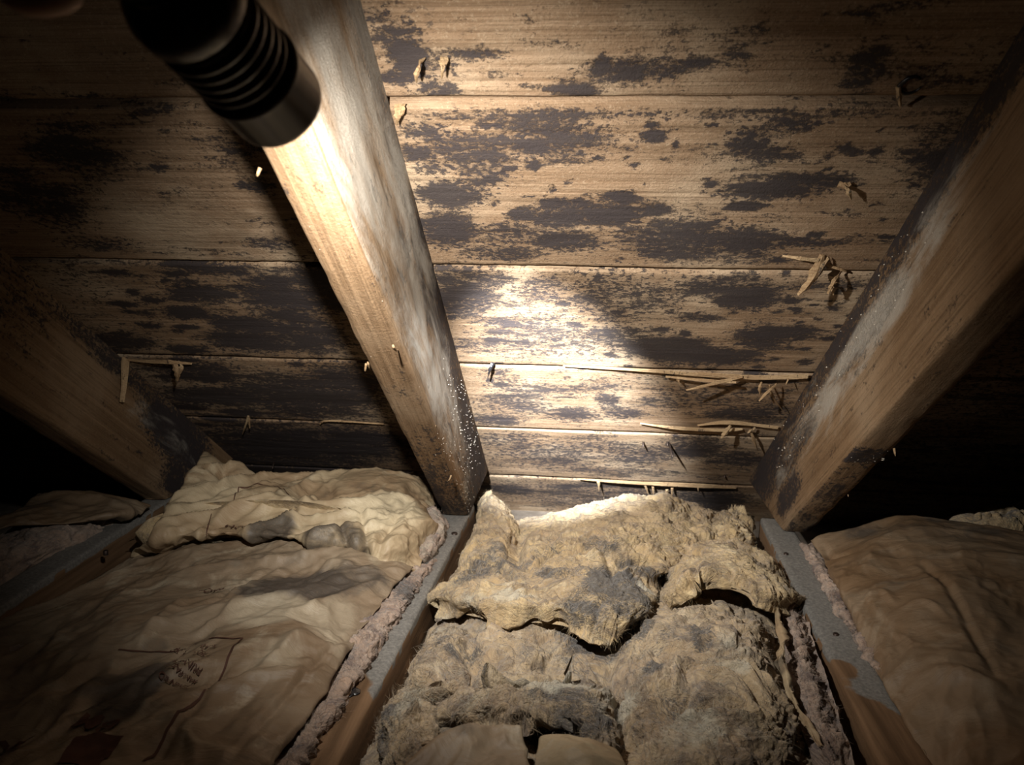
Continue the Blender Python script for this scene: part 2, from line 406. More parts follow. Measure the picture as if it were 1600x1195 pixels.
ceiling = empty('ceiling', RO); tag(ceiling, 'underside of moldy plank roof deck', None, None, 'structure')
SEAMS = [-2.42, -1.94, -1.46, -0.98, -0.50, -0.02, 0.47, 0.948, 1.431, 1.907, 2.358, 2.832, 3.30]
PLANKS = []
def uaxis(r0):
    if r0 < 0.3 or r0 > 3.2: return np.linspace(-1.9, 1.9, 80)
    return np.concatenate([np.linspace(-1.9, -0.70, 40)[:-1], np.arange(-0.70, 0.36, 0.0042), np.linspace(0.362, 1.9, 50)])
def seam_wob(u, k):             # raggedness of the joint, metres
    p = np.stack([u * 14, np.full_like(u, k * 9.1), u * 0], -1); q = np.stack([u * 90, np.full_like(u, k * 3.7), u * 0], -1)
    rough = 1.0 if k in (8, 9) else 0.35
    return 0.0012 * pn(p) + rough * 0.0013 * fbm(q, 3)
for k in range(len(SEAMS) - 1):
    r0, r1 = SEAMS[k] * S, SEAMS[k + 1] * S
    U = uaxis(SEAMS[k]); fine = len(U) > 100; nv = 54 if fine else 10
    T = np.linspace(0, 1, nv)
    gap0 = 0.0030 + 0.0009 * pn(np.stack([U * 5, U * 0 + k, U * 0], -1)); gap1 = 0.0028 + 0.0009 * pn(np.stack([U * 5, U * 0 + k + 40.5, U * 0], -1))
    if k == 6: gap1 = gap1 + 0.0018
    e0 = r0 + gap0 + seam_wob(U, k); e1 = r1 - gap1 + seam_wob(U, k + 1)
    R = e0[None, :] * (1 - T[:, None]) + e1[None, :] * T[:, None]
    UU = np.broadcast_to(U[None, :], R.shape)
    edge = np.minimum(T, 1 - T)[:, None]
    h = 0.0015 * fbm(np.stack([UU * 3, R * 26, UU * 0 + k], -1), 3) + 0.0007 * fbm(np.stack([UU * 20, R * 160, UU * 0 + k], -1), 3)
    h = h - 0.0022 * np.clip(1 - (1 - T[:, None]) / 0.02, 0, 1) ** 2 - 0.0004 * np.clip(1 - T[:, None] / 0.02, 0, 1)
    top = np.stack([UU, R, h], -1); bot = np.stack([UU, R, np.full_like(R, -0.019)], -1)
    v, f = closed(top, bot)
    mo = blobs_roof(UU, R, MOLD) if fine else np.zeros_like(UU)
    mo = mo + 0.16 + 0.22 * fbm(np.stack([UU * 9, R * 22, UU * 0 + 3 + k], -1), 3)
    far = np.maximum(sstep(-0.66, -0.75, UU), sstep(0.34, 0.42, UU))
    mo = mo + far * 0.25
    if k >= 8: mo = mo + 0.14 * sstep(-0.20, -0.24, UU)  # left bay: heavier mold, and its dimness painted in as extra density
    o = mesh('plank', v, f[:, ::-1], M_PLANK, None, {'mold': np.concatenate([mo.ravel(), mo.ravel() * 0])})
    o.matrix_world = ROOFM; child(o, ceiling); PLANKS.append(o)
def plank_at(py_r):             # plank under a slope position (metres)
    for k in range(len(SEAMS) - 1):
        if SEAMS[k] * S <= py_r < SEAMS[k + 1] * S: return PLANKS[k]
    return PLANKS[-1]
def roofpart(name, v, f, mat, r, label=None, smooth=True):
    o = mesh(name, v, f, mat, None, {'mold': np.zeros(len(v))}, smooth)
    p = plank_at(r); o.parent = p; o.matrix_parent_inverse = p.matrix_basis.inverted()
    if label: o['label'] = label
    return o
def shard(pts, w, mat=M_SPLINTER, name='splinter', seed=0, thick=0.0012, label=None):
    """flat ragged splinter: pts = (px, py, depth off the deck)"""
    P = []
    for (px, py, d) in pts:
        u, r = pix_roof(px, py, d); P.append(roofP(u, r, d))
    n = 9 if len(pts) > 2 else 7
    C = spline(np.array(P), n, 0); tg = np.gradient(C, axis=0); tg /= np.linalg.norm(tg, axis=1)[:, None]
    side = np.cross(tg, RN); side /= np.linalg.norm(side, axis=1)[:, None]
    rs = np.random.RandomState(seed); t = np.linspace(0, 1, n)
    ww = np.interp(t, np.linspace(0, 1, len(w)), w) * (1 + 0.25 * rs.uniform(-1, 1, n))
    a = C + side * ww[:, None] * .5; b = C - side * ww[:, None] * .5 * (1 + .3 * rs.uniform(-1, 1, n))[:, None]
    md = C - RN * (thick + ww * 0.15)[:, None]
    top = np.stack([a, md, b], 1); bot = np.stack([a + RN * thick * .5, C + RN * thick * .5, b + RN * thick * .5], 1)
    v, f = closed(top, bot)
    um = (C[len(C) // 2] - RO)
    return roofpart(name, v, f, mat, float(um @ RD), label, False)

# torn pale strips along the joints and hanging splinters
shard([(880, 571, .002), (1000, 578, .004), (1100, 586, .004), (1180, 591, .004)], [.001, .007, .011, .008], seed=1)
shard([(1090, 583, .004), (1180, 590, .006), (1262, 588, .004)], [.006, .012, .012], seed=2)
shard([(1040, 588, .006), (1100, 594, .012), (1150, 597, .014)], [.002, .005, .003], seed=3)
shard([(1160, 588, .008), (1120, 598, .016), (1072, 609, .026)], [.004, .007, .001], seed=4)
shard([(1190, 597, .010), (1187, 606, .016), (1188, 616, .018)], [.003, .004, .002], seed=5)
shard([(1213, 600, .008), (1200, 612, .018), (1186, 626, .026)], [.004, .006, .001], seed=6)
shard([(1202, 602, .008), (1206, 618, .012), (1222, 640, .012)], [.002, .002, .001], seed=7)
shard([(1058, 590, .006), (1062, 600, .012)], [.005, .001], seed=8)
shard([(1232, 592, .008), (1228, 600, .014)], [.004, .001], seed=9)
shard([(1000, 661, .003), (1060, 669, .006), (1130, 672, .006), (1160, 670, .004)], [.001, .008, .010, .004], seed=10)
shard([(1090, 664, .003), (1140, 660, .004), (1215, 668, .004)], [.002, .012, .006], seed=11)
shard([(1142, 665, .010), (1134, 675, .018), (1127, 684, .022)], [.008, .010, .002], seed=12)
shard([(1172, 672, .006), (1178, 688, .012), (1184, 704, .012)], [.003, .004, .001], seed=13)
shard([(1180, 668, .006), (1168, 676, .010)], [.003, .001], seed=14)
shard([(905, 748, .003), (990, 754, .006), (1080, 758, .006), (1150, 762, .003)], [.002, .014, .020, .006], seed=16)
for i, (a, b) in enumerate([((935, 752), (936, 766)), ((1008, 758), (1014, 776)), ((1020, 760), (1021, 772)), ((1042, 765), (1041, 790)), ((1050, 762), (1050, 774)), ((1090, 758), (1091, 768))]):
    shard([(a[0], a[1], .006), (b[0], b[1], .014)], [.005, .001], seed=20 + i)
# big hanging splinters right of the second seam
shard([(1285, 398, .003), (1274, 425, .016), (1262, 444, .024), (1247, 460, .028)], [.006, .011, .010, .004], seed=31)
shard([(1295, 402, .004), (1282, 422, .014), (1272, 440, .020)], [.004, .006, .002], seed=32)
shard([(1222, 399, .004), (1250, 404, .010), (1278, 407, .008)], [.001, .005, .005], seed=33)
shard([(1290, 414, .004), (1310, 420, .004), (1322, 424, .003)], [.002, .003, .001], seed=34)
shard([(1314, 424, .003), (1303, 440, .014), (1294, 458, .016)], [.005, .006, .002], seed=35)
shard([(1300, 445, .008), (1302, 460, .014)], [.003, .002], seed=36)
# curled slivers on the top plank
shard([(660, 92, .002), (655, 105, .012), (650, 118, .016), (651, 128, .014)], [.007, .005, .004, .001], seed=41)
shard([(694, 90, .002), (692, 105, .010), (690, 122, .012)], [.006, .004, .001], seed=42)
shard([(622, 163, .003), (621, 178, .010), (620, 195, .010)], [.006, .006, .001], seed=43)
shard([(629, 163, .003), (628, 176, .008), (622, 184, .010)], [.004, .004, .001], seed=44)
shard([(1404, 135, .002), (1405, 150, .005), (1407, 166, .005)], [.003, .004, .002], seed=45)
shard([(1310, 288, .002), (1322, 291, .004), (1330, 286, .003)], [.006, .008, .003], seed=46)
shard([(1318, 290, .003), (1325, 300, .010), (1330, 311, .010)], [.006, .005, .001], seed=47)
shard([(770, 567, .002), (766, 577, .008), (762, 590, .008)], [.006, .004, .001], M_TAR, seed=48)
# left bay
shard([(200, 562, .002), (235, 565, .006), (270, 566, .008), (300, 568, .003)], [.004, .008, .010, .002], seed=51)
shard([(272, 566, .006), (277, 582, .016), (276, 600, .018)], [.014, .009, .001], seed=52)
shard([(282, 566, .006), (283, 575, .014), (278, 590, .018)], [.008, .006, .001], seed=53)
shard([(388, 650, .003), (384, 664, .010), (379, 678, .010)], [.004, .003, .001], seed=54)
shard([(388, 652, .003), (390, 668, .010)], [.005, .002], seed=55)
shard([(500, 662, .002), (515, 657, .003), (600, 662, .002)], [.003, .003, .002], seed=56)
# nails through the deck
def nail(px, py, L, tilt=(0, 0)):
    u, r = pix_roof(px, py)
    a = roofP(u, r, -0.002); b = a - RN * L + np.array([tilt[0], tilt[1], 0]) * L
    v, f = tube([a, a + (b - a) * .8, b], [.0017, .0016, .0003], 6)
    roofpart('nail', v, f, M_NAIL, float(r))
nail(1045, 692, .026, (.2, -.2)); nail(1132, 742, .008); nail(428, 722, .016); nail(1005, 690, .012); nail(1043, 690, .010)
# knot hole ring in the top plank
u, r = pix_roof(1422, 131)
tt = np.linspace(0.2, 5.4, 18)
kr = [roofP(u + .0075 * math.cos(a) * (1 + .1 * math.sin(3 * a)), r + .0075 * math.sin(a), .0015) for a in tt]
v, f = tube(kr, [.0006 + .0012 * math.sin(a / 2) for a in tt], 5); roofpart('knot_crack', v, f, M_TAR, r)

# ------------------------------------------------------------------ rafters
def rafter(x0, x1, D, label, seed, white, molds, r_up=-2.4, fine=(0.2, 2.9)):
    """box along the slope, roof frame coordinates (units of S), seat cut on the joist plane"""
    x0 *= S; x1 *= S; D *= S
    e = empty('rafter', roofP((x0 + x1) / 2, 2.38 * S, D)); tag(e, label, 'rafter', 'roof rafters')
    ra = np.concatenate([np.linspace(r_up * S, fine[0] * S, 30)[:-1], np.arange(fine[0] * S, fine[1] * S, 0.005)])
    # section outline, with rounded arrises: left face (roof to bottom), bottom, right face
    b = 0.0035; nf, nb = 26, 10
    sec = [(x0, d) for d in np.linspace(0, D - b, nf)] + [(x0 + b * .3, D - b * .3)] + [(x, D) for x in np.linspace(x0 + b, x1 - b, nb)] + [(x1 - b * .3, D - b * .3)] + [(x1, d) for d in np.linspace(D - b, 0, nf)]
    sec = np.array(sec); ns = len(sec)
    nrm = np.zeros((ns, 2)); nrm[:nf, 0] = -1; nrm[-nf:, 0] = 1; nrm[nf + 1:nf + 1 + nb, 1] = 1
    nrm[nf] = (-.7, .7); nrm[nf + 1 + nb] = (.7, .7)
    RR, _ = np.meshgrid(ra, np.arange(ns), indexing='ij')
    X = np.broadcast_to(sec[:, 0], RR.shape); Dp = np.broadcast_to(sec[:, 1], RR.shape)
    p = np.stack([X + seed, RR, Dp], -1)
    a = 0.0016 * fbm(p * np.array([14, 5, 14]), 3) + 0.0008 * fbm(p * np.array([120, 26, 120]), 3)
    corner = np.exp(-((X - x1) ** 2 + (Dp - D) ** 2) / 0.006 ** 2) + np.exp(-((X - x0) ** 2 + (Dp - D) ** 2) / 0.006 ** 2)
    a = a - corner * (0.0012 + 0.003 * np.clip(fbm(p * np.array([20, 24, 20]), 3), 0, 1))
    wgt = np.clip(Dp / 0.006, 0, 1)
    X2 = X + a * nrm[:, 0] * wgt; D2 = Dp + a * nrm[:, 1]
    bow = 0.002 * np.sin(RR * 2.1 + seed)
    P = RO + RD * RR[..., None] + np.array([1.0, 0, 0]) * (X2 + bow)[..., None] - RN * D2[..., None]
    # seat cut: nothing below the joist top
    z = P[..., 2]; low = z < 0.002
    t = np.where(low, (0.002 - z) / (-RD[2]), 0); P = P - RD * t[..., None]
    mo = np.zeros_like(RR); wh = np.zeros_like(RR)
    side = nrm[:, 0][None, :]; n4 = fbm(p * np.array([9, 7, 9]), 4)
    for (face, rc, dc, rr_, dr_, s) in molds:
        sel = (side < -.9) if face == 'L' else (side > .9) if face == 'R' else (np.abs(side) < .8)
        q = ((RR / S - rc) / rr_) ** 2 + ((Dp / S - dc) / dr_) ** 2 if face != 'B' else ((RR / S - rc) / rr_) ** 2
        mo = np.maximum(mo, sel * s * np.clip(1.3 - .8 * q, 0, 1))
    for (face, rc, dc, rr_, dr_, s) in white:
        sel = (side < -.9) if face == 'L' else (side > .9) if face == 'R' else (np.abs(side) < .8)
        q = ((RR / S - rc) / rr_) ** 2 + ((Dp / S - dc) / dr_) ** 2
        wh = np.maximum(wh, sel * s * np.clip(1.3 - .8 * q, 0, 1))
    mo = mo + .12 * n4; wh = wh + .15 * n4 * (wh > 0)
    nv = len(ra); f = gridf(nv, ns)
    V = P.reshape(-1, 3)
    endcap = [tuple(range(ns)), tuple(range((nv - 1) * ns, nv * ns))[::-1]]
    ff = [tuple(q) for q in f.tolist()] + endcap
    # object axes along the timber so that the grain follows it
    M = Matrix.Identity(4)
    for i in range(3):
        M[i][0] = RD[i]; M[i][1] = (1.0, 0, 0)[i]; M[i][2] = RN[i]; M[i][3] = RO[i]
    A = np.array([[M[i][j] for j in range(3)] for i in range(3)])
    L = (V - RO) @ A
    o = mesh('timber', L, ff, M_RAFTER, None, {'mold': mo, 'white': wh}); o.matrix_world = M; child(o, e)
    bm = bmesh.new(); bm.from_mesh(o.data); bmesh.ops.recalc_face_normals(bm, faces=bm.faces); bm.to_mesh(o.data); bm.free()
    return e
XC0, XC1, XR0, XR1, XL0, XL1, DEP = -0.438, -0.352, 0.615, 0.702, -1.456, -1.370, 0.303
R_C = rafter(XC0, XC1, DEP, 'brightly lit centre rafter below the flashlight, whitish mold on its right face', 1.3,
    [('R', 1.2, .14, .7, .16, .75), ('R', 1.75, .18, .4, .12, .8), ('R', 0.75, .15, .5, .2, .8), ('R', 2.1, .2, .3, .1, .6)],
    [('R', 1.3, .02, .9, .05, .8), ('R', 2.1, .08, .5, .1, .8), ('R', 2.5, .15, .4, .2, .85), ('B', 2.3, .3, .6, .2, .55), ('R', 1.75, .05, .3, .06, .9), ('R', 1.5, .09, .25, .03, .7)])
R_R = rafter(XR0, XR1, DEP + .004, 'right-hand rafter with grey mold band along its left face', 5.1,
    [('L', 1.6, .11, .5, .07, .8), ('L', 1.25, .08, .35, .06, .65), ('L', 2.1, .12, .35, .08, .65), ('L', 1.7, .05, .8, .05, .45), ('L', 1.75, .2, .2, .04, .45)],
    [('L', 1.7, .03, .9, .055, .62), ('L', 1.5, .10, .25, .03, .6), ('L', 2.3, .1, .35, .08, .7), ('L', 2.25, .22, .15, .05, .9), ('L', 1.0, .02, .5, .05, .8), ('B', 2.1, .3, .5, .2, .35), ('L', 2.5, .05, .3, .1, .9), ('B', 1.72, .3, .05, .2, .9)])
R_L = rafter(XL0, XL1, DEP - .008, 'dim brown rafter at far left, nearly in darkness', 9.7,
    [('R', 2.2, .1, .3, .08, .5)], [('R', 2.35, .08, .25, .10, 1), ('R', 2.45, .2, .15, .08, .9), ('R', 2.0, .02, .5, .04, .7), ('R', 1.2, .1, .4, .2, .4)])
def rafter_bits(e, name, pts, mat, kind=None, label=None):
    V, Fc = [], []
    for c, rad, sq in pts:
        b = len(V)
        rs = np.random.RandomState(int(abs(c[0] * 1e5)) % 99991)
        ico = [(0, 0, 1), (0, 0, -1), (1, 0, 0), (-1, 0, 0), (0, 1, 0), (0, -1, 0)]
        for q in ico: V.append(c + np.array(q) * rad * (1 + .5 * rs.uniform(-1, 1, 3)) * np.array(sq))
        for q in [(0, 2, 4), (0, 4, 3), (0, 3, 5), (0, 5, 2), (1, 4, 2), (1, 3, 4), (1, 5, 3), (1, 2, 5)]: Fc.append(tuple(b + i for i in q))
    o = mesh(name, V, Fc, mat, None, {'mold': np.zeros(len(V))}, False); child(o, e)
    if kind: o['kind'] = kind
    if label: o['label'] = label
    return o
rs = np.random.RandomState(21)
pts = []
for _ in range(420):
    rr = rs.triangular(.8, 2.3, 2.55) * S; d = abs(rs.normal(0, .09)) if rs.rand() < .5 else rs.uniform(0, .3)
    d = (DEP - d) if rs.rand() < .6 else d
    if not 0.01 < d < .3: continue
    p = roofP(XC1 * S, rr, d * S)
    if p[2] > .004: pts.append((p, rs.uniform(.0003, .0009), (1, 1, 1)))
for _ in range(90):
    rr = rs.uniform(.9, 2.35) * S; x = rs.uniform(XC0 + .014, XC1 - .014)
    p = roofP(x * S, rr, DEP * S - .0005)
    if p[2] > .004: pts.append((p, rs.uniform(.0003, .0008), (1, 1, 1)))
rafter_bits(R_C, 'mold_crumbs', pts, M_CRUMB, 'stuff', 'tiny white crumbs of mold')
pts = []
for _ in range(70):
    p = roofP(XR0 * S, rs.uniform(1.1, 2.4) * S, rs.uniform(.01, .14) * S)
    if p[2] > .004: pts.append((p, rs.uniform(.0004, .0011), (1, 1, 1)))
for _ in range(24):
    p = roofP(rs.uniform(XR0 + .01, XR1) * S, (1.74 + rs.normal(0, .015)) * S, (DEP + .004) * S); pts.append((p, rs.uniform(.0003, .0010), (1.8, 1, 1)))
rafter_bits(R_R, 'mold_crumbs', pts, M_CRUMB, 'stuff', 'tiny white crumbs of mold')
# curled fibres of wood on the arrises
def sliver(e, pts, w, seed):
    v, f = tube(spline(np.array(pts), 7, 0), np.interp(np.linspace(0, 1, 7), [0, .6, 1], w), 5)
    o = mesh('splinter', v, f, M_SPLINTER, None, {'mold': np.zeros(len(v))}); child(o, e); return o
def on_raf(px, py, x, off=0):
    v = ray(px, py); return CAMP + v * ((x * S - off) / v[0])
for i, (px, py, qx, qy) in enumerate([(406, 262, 402, 273), (572, 568, 571, 580), (575, 566, 581, 576), (614, 540, 624, 546), (680, 664, 676, 672), (705, 742, 700, 750)]):
    x = XC0 if i < 3 else XC1
    a = on_raf(px, py, x); b = on_raf(qx, qy, x, .004); sliver(R_C, [a, (a + b) / 2 - RN * .003, b], [.0012, .0009, .0003], i)
# torn splinter hanging off the far left rafter's face
a = on_raf(198, 562, XL1, -.004); b = on_raf(195, 595, XL1, -.008); c_ = on_raf(190, 628, XL1, -.006)
C3 = spline(np.array([a, b, c_]), 9, 0); wv = np.array([.016, .017, .016, .013, .009, .006, .004, .003, .001])
top = np.stack([C3 + RD * wv[:, None] * .5 + 0, C3 + np.array([.004, 0, 0]), C3 - RD * wv[:, None] * .5], 1)
v, f = closed(top, top - np.array([.0025, 0, 0])); o = mesh('splinter', v, f, M_SPLINTER, None, {'mold': np.zeros(len(v))}, False); child(o, R_L)
for (px, py) in [(1324, 765), (1397, 700)]:
    a = on_raf(px, py, XR1); sliver(R_R, [a, a - RN * .004, a - RN * .009], [.0015, .0012, .0003], 3)

# ------------------------------------------------------------------ joists
def joist(p_far, p_near, w, label, grey_y, nails=(), tar=(), h=0.14):
    a = np.array(p_far + (0,)) * S; b = np.array(p_near + (0,)) * S; w *= S
    d = _n(b - a); s = np.array([-d[1], d[0], 0]);  L = np.linalg.norm(b - a)
    if s[0] < 0: s = -s
    e = empty('joist', (a[0], a[1], -h)); tag(e, label, 'joist', 'ceiling joists')
    nv = int(L / .006); t = np.linspace(0, L, nv)
    bb = .003
    sec = [(-w / 2, z) for z in np.linspace(-h, -bb, 12)] + [(-w / 2 + bb * .3, -bb * .3)] + [(x, 0) for x in np.linspace(-w / 2 + bb, w / 2 - bb, 12)] + [(w / 2 - bb * .3, -bb * .3)] + [(w / 2, z) for z in np.linspace(-bb, -h, 12)]
    sec = np.array(sec)
    P = a + d * t[:, None, None] + s * sec[None, :, 0, None] + np.array([0, 0, 1.0]) * sec[None, :, 1, None]
    n = fbm(P * np.array([25, 8, 25]), 3)
    P = P + s * (n * .0014 * np.sign(sec[None, :, 0]))[..., None]
    P[..., 2] += .0012 * fbm(P * 40, 3) - .0015 * np.exp(-((np.abs(sec[None, :, 0]) - w / 2) / .004) ** 2) * (sec[None, :, 1] > -.01) * np.clip(n + .5, 0, 1)
    gy = grey_y * S
    g = sstep(gy - .04, gy + .04, P[..., 1] + .07 * fbm(P * 16, 3) + 1.2 * (s * (P - a)).sum(-1)) * (P[..., 2] > -.004) * 1.0
    ns = len(sec); V = P.reshape(-1, 3)
    f = [tuple(q) for q in gridf(nv, ns).tolist()] + [tuple(range(ns)), tuple(range((nv - 1) * ns, nv * ns))[::-1]]
    mo = .25 * np.clip(n, 0, 1)
    o = mesh('timber', V, f, M_JOIST, None, {'grey': g, 'mold': mo}); child(o, e)
    bm = bmesh.new(); bm.from_mesh(o.data); bmesh.ops.recalc_face_normals(bm, faces=bm.faces); bm.to_mesh(o.data); bm.free()
    for (px, py, rad) in nails:
        c = pix_z(px, py, 0); v = []
        for rr, z in ((rad, -.004), (rad, .0016), (rad * .7, .0022), (0.0004, .0018)):
            for q in range(12): v.append(c + np.array([rr * math.cos(q * math.pi / 6), rr * math.sin(q * math.pi / 6), z]))
        f = [(i * 12 + q, i * 12 + (q + 1) % 12, (i + 1) * 12 + (q + 1) % 12, (i + 1) * 12 + q) for i in range(3) for q in range(12)] + [tuple(range(36, 48))]
        o = mesh('nail_head', v, f, M_NAIL); child(o, e)
    for (px, py, rx, ry) in tar:
        c = pix_z(px, py, .001); rr = np.random.RandomState(int(px)); v = [c + np.array([0, 0, .003])]; q = 28
        for ring, z in ((.6, .0032), (1.0, .0004)):
            for k in range(q):
                an = 2 * math.pi * k / q; w_ = ring * (1 + .16 * math.sin(3 * an + 1) + .12 * rr.uniform(-1, 1))
                v.append(c + np.array([rx * w_ * math.cos(an), ry * w_ * math.sin(an), z]))
        f = [(0, 1 + k, 1 + (k + 1) % q) for k in range(q)] + [(1 + k, 1 + q + k, 1 + q + (k + 1) % q, 1 + (k + 1) % q) for k in range(q)]
        o = mesh('tar_spot', v, f, M_TAR); child(o, e); o['label'] = 'black tar spot'
    return e
joist((-0.395, 2.42), (-0.47, 0.0), .088, 'joist below the centre rafter, grey on top with a black tar spot', 1.40, [(618, 974, .004), (710, 834, .0042)], [(547, 1081, .0085, .0075)])
joist((0.622, 2.42), (0.515, 0.0), .088, 'joist below the right rafter, grey then bare brown wood', 1.47, [(1306, 992, .003), (1228, 866, .003)])
joist((-1.415, 2.42), (-1.375, 0.0), .090, 'grey-topped joist under the far left rafter', 1.2, [(165, 862, .003)])

# floor below the insulation
FZ = -0.14
v, f = closed(np.array([[[-2, -.9, FZ], [2, -.9, FZ]], [[-2, 2.2, FZ], [2, 2.2, FZ]]]), np.array([[[-2, -.9, FZ - .013], [2, -.9, FZ - .013]], [[-2, 2.2, FZ - .013], [2, 2.2, FZ - .013]]]))
tag(mesh('floor', v, f, M_BOARD, None, None, False), 'plasterboard below the insulation', None, None, 'structure')

# ------------------------------------------------------------------ insulation
def world_ctrl(rows):
    return np.array([[pix_z(*c) for c in row] for row in rows])
def crease_field(G, creases, z):
    out = np.zeros(G.shape[:2])
    for pix, depth, w in creases:
        P = np.array([pix_z(x, y, z)[:2] for x, y in pix]); n = max(3, 4 * len(P)); P = spline(P, n, 0)
        d2 = np.full(G.shape[:2], 1e9); along = np.zeros(G.shape[:2])
        for i in range(n - 1):
            a, b = P[i], P[i + 1]; ab = b - a
            t = np.clip(((G[..., :2] - a) @ ab) / (ab @ ab + 1e-12), 0, 1)
            dd = ((G[..., :2] - a - t[..., None] * ab) ** 2).sum(-1); m_ = dd < d2
            d2 = np.where(m_, dd, d2); along = np.where(m_, (i + t) / (n - 1), along)
        x = np.sqrt(d2) / w
        out = out - depth * (np.exp(-x * x * .9) * .45 + np.clip(1 - x * .55, 0, 1) * .55) * np.sin(np.pi * np.clip(along * .9 + .05, 0, 1)) ** .5
    return out
def patch(name, rows, nu, nv, thick, mat, parent, style='fiber', amp=.006, seed=0.0, molds=(), whites=(), pw=6, rag=.006, zref=.02, freq=1.0, lump=0.012, creases=()):
    C = world_ctrl(rows)
    G = spline(spline(C, nv, 0), nu, 1)
    s = np.linspace(0, 1, nu)[None, :]; t = np.linspace(0, 1, nv)[:, None]
    e = (1 - np.abs(2 * s - 1) ** pw) * (1 - np.abs(2 * t - 1) ** pw); prof = np.sqrt(np.clip(e, 0, 1))
    q = G + seed * 3.1
    # ragged outline
    j = np.stack([fbm(q * 20, 3), fbm(q * 20 + 50, 3), fbm(q * 16 + 90, 3) * .3], -1)
    G = G + j * rag * (1.2 - prof)[..., None]
    N = gnormals(G)
    mid = G - N * thick
    top = mid + N * (thick * prof)[..., None]; bot = mid - N * (thick * prof * .8)[..., None]
    if style == 'fiber':
        w = q * freq + .035 * np.stack([pn(q * 17 * freq), pn(q * 17 * freq + 30), pn(q * 17 * freq + 60)], -1)
        h = lump * fbm(w * 14, 3) + - amp * 1.5 * ridged(w * np.array([24, 32, 28]), 3, .55) + amp * .5 * ridged(w * np.array([95, 60, 80]), 3, .6)
        h = h - lump * .5
    else:
        w = q + .05 * np.stack([pn(q * 7), pn(q * 7 + 30), pn(q * 7 + 60)], -1)
        rot = np.array([[.8, .6, 0], [-.6, .8, 0], [0, 0, 1]])
        wr = w @ rot.T
        h = -amp * np.abs(pn(wr * np.array([7, 15, 8]) * freq)) * 2.2 + amp * .5 * ridged(wr * np.array([16, 30, 20]) * freq, 3) - amp * 0.4 * np.abs(pn(wr * np.array([30, 50, 30]) * freq)) + lump * fbm(w * 6, 2)
    if style != 'fiber': h = h + amp * .9
    else: h = h + amp * 1.2
    h = h + crease_field(top, creases, zref)
    top = top + N * (h * (.35 + .65 * prof))[..., None]
    if style != 'fiber': bot = top - N * (2 * thick)
    # never below the plasterboard
    top[..., 2] = np.maximum(top[..., 2], FZ + .012); bot[..., 2] = np.maximum(bot[..., 2], FZ + .002)
    v, f = closed(top, bot)
    mo = blobs_floor(top[..., 0], top[..., 1], molds, zref); wh = blobs_floor(top[..., 0], top[..., 1], whites, zref)
    o = mesh(name, v, f, mat, None, {'mold': np.tile(mo.ravel(), 2), 'white': np.tile(wh.ravel(), 2)})
    bm = bmesh.new(); bm.from_mesh(o.data); bmesh.ops.recalc_face_normals(bm, faces=bm.faces); bm.to_mesh(o.data); bm.free()
    if parent is not None: child(o, parent)
    o_top = top; return o, o_top, N, mo, wh
def fuzz(parent, top, N, mo, wh, n, mat, seed, L=(.004, .013), w=.00014, edge=0.15, up=.22):
    rs = np.random.RandomState(seed); nv, nu = top.shape[:2]
    i = rs.randint(2, nv - 2, n); j = rs.randint(2, nu - 2, n)
    ed = rs.rand(n) < edge; side = rs.rand(n) < .5; off = rs.randint(1, 5, n); far = rs.rand(n) < .5
    j = np.where(ed & side, np.where(far, nu - 1 - off, off), j); i = np.where(ed & ~side, np.where(far, nv - 1 - off, off), i)
    Nr = gnormals(top)[i, j]; p = top[i, j] - Nr * .0006
    tu = np.gradient(top, axis=1)[i, j]; tu -= Nr * (tu * Nr).sum(-1, keepdims=True); tu /= np.linalg.norm(tu, axis=1)[:, None] + 1e-9
    tv = np.cross(Nr, tu)
    an = (2.6 * np.pi * pn(p * 20 + seed) + rs.normal(0, .45, n))[:, None]
    d = np.cos(an) * tu + np.sin(an) * tv; sd = -np.sin(an) * tu + np.cos(an) * tv
    l = rs.uniform(L[0], L[1], n)[:, None]; lift = (up * rs.rand(n) ** 2)[:, None]; curl = rs.normal(0, .35, n)[:, None]
    V = np.zeros((n, 8, 3))
    for k, t in enumerate((0, .35, .7, 1.0)):
        x = p + d * l * t + sd * l * curl * t * t + Nr * (l * lift * np.sin(2.6 * t) + .0006)
        ww = w * (1 - .7 * t) * rs.uniform(.6, 1.4, (n, 1))
        V[:, 2 * k] = x - sd * ww; V[:, 2 * k + 1] = x + sd * ww
    b = np.arange(n)[:, None] * 8
    Fc = np.concatenate([b + np.array([2 * k, 2 * k + 1, 2 * k + 3, 2 * k + 2]) for k in range(3)])
    A = np.repeat(np.clip(mo[i, j] * rs.uniform(.3, 1.1, n) + .35 * (rs.rand(n) < .25), 0, 1), 8); B = np.repeat(np.clip(wh[i, j] * .6 + rs.uniform(-.2, .65, n), 0, 1), 8)
    o = mesh('loose_fibers', V.reshape(-1, 3), Fc, mat, None, {'mold': A, 'white': B}); child(o, parent); o['kind'] = 'stuff'; return o
def thing(name, label, cat, loc, group=None):
    return tag(empty(name, loc), label, cat, group)

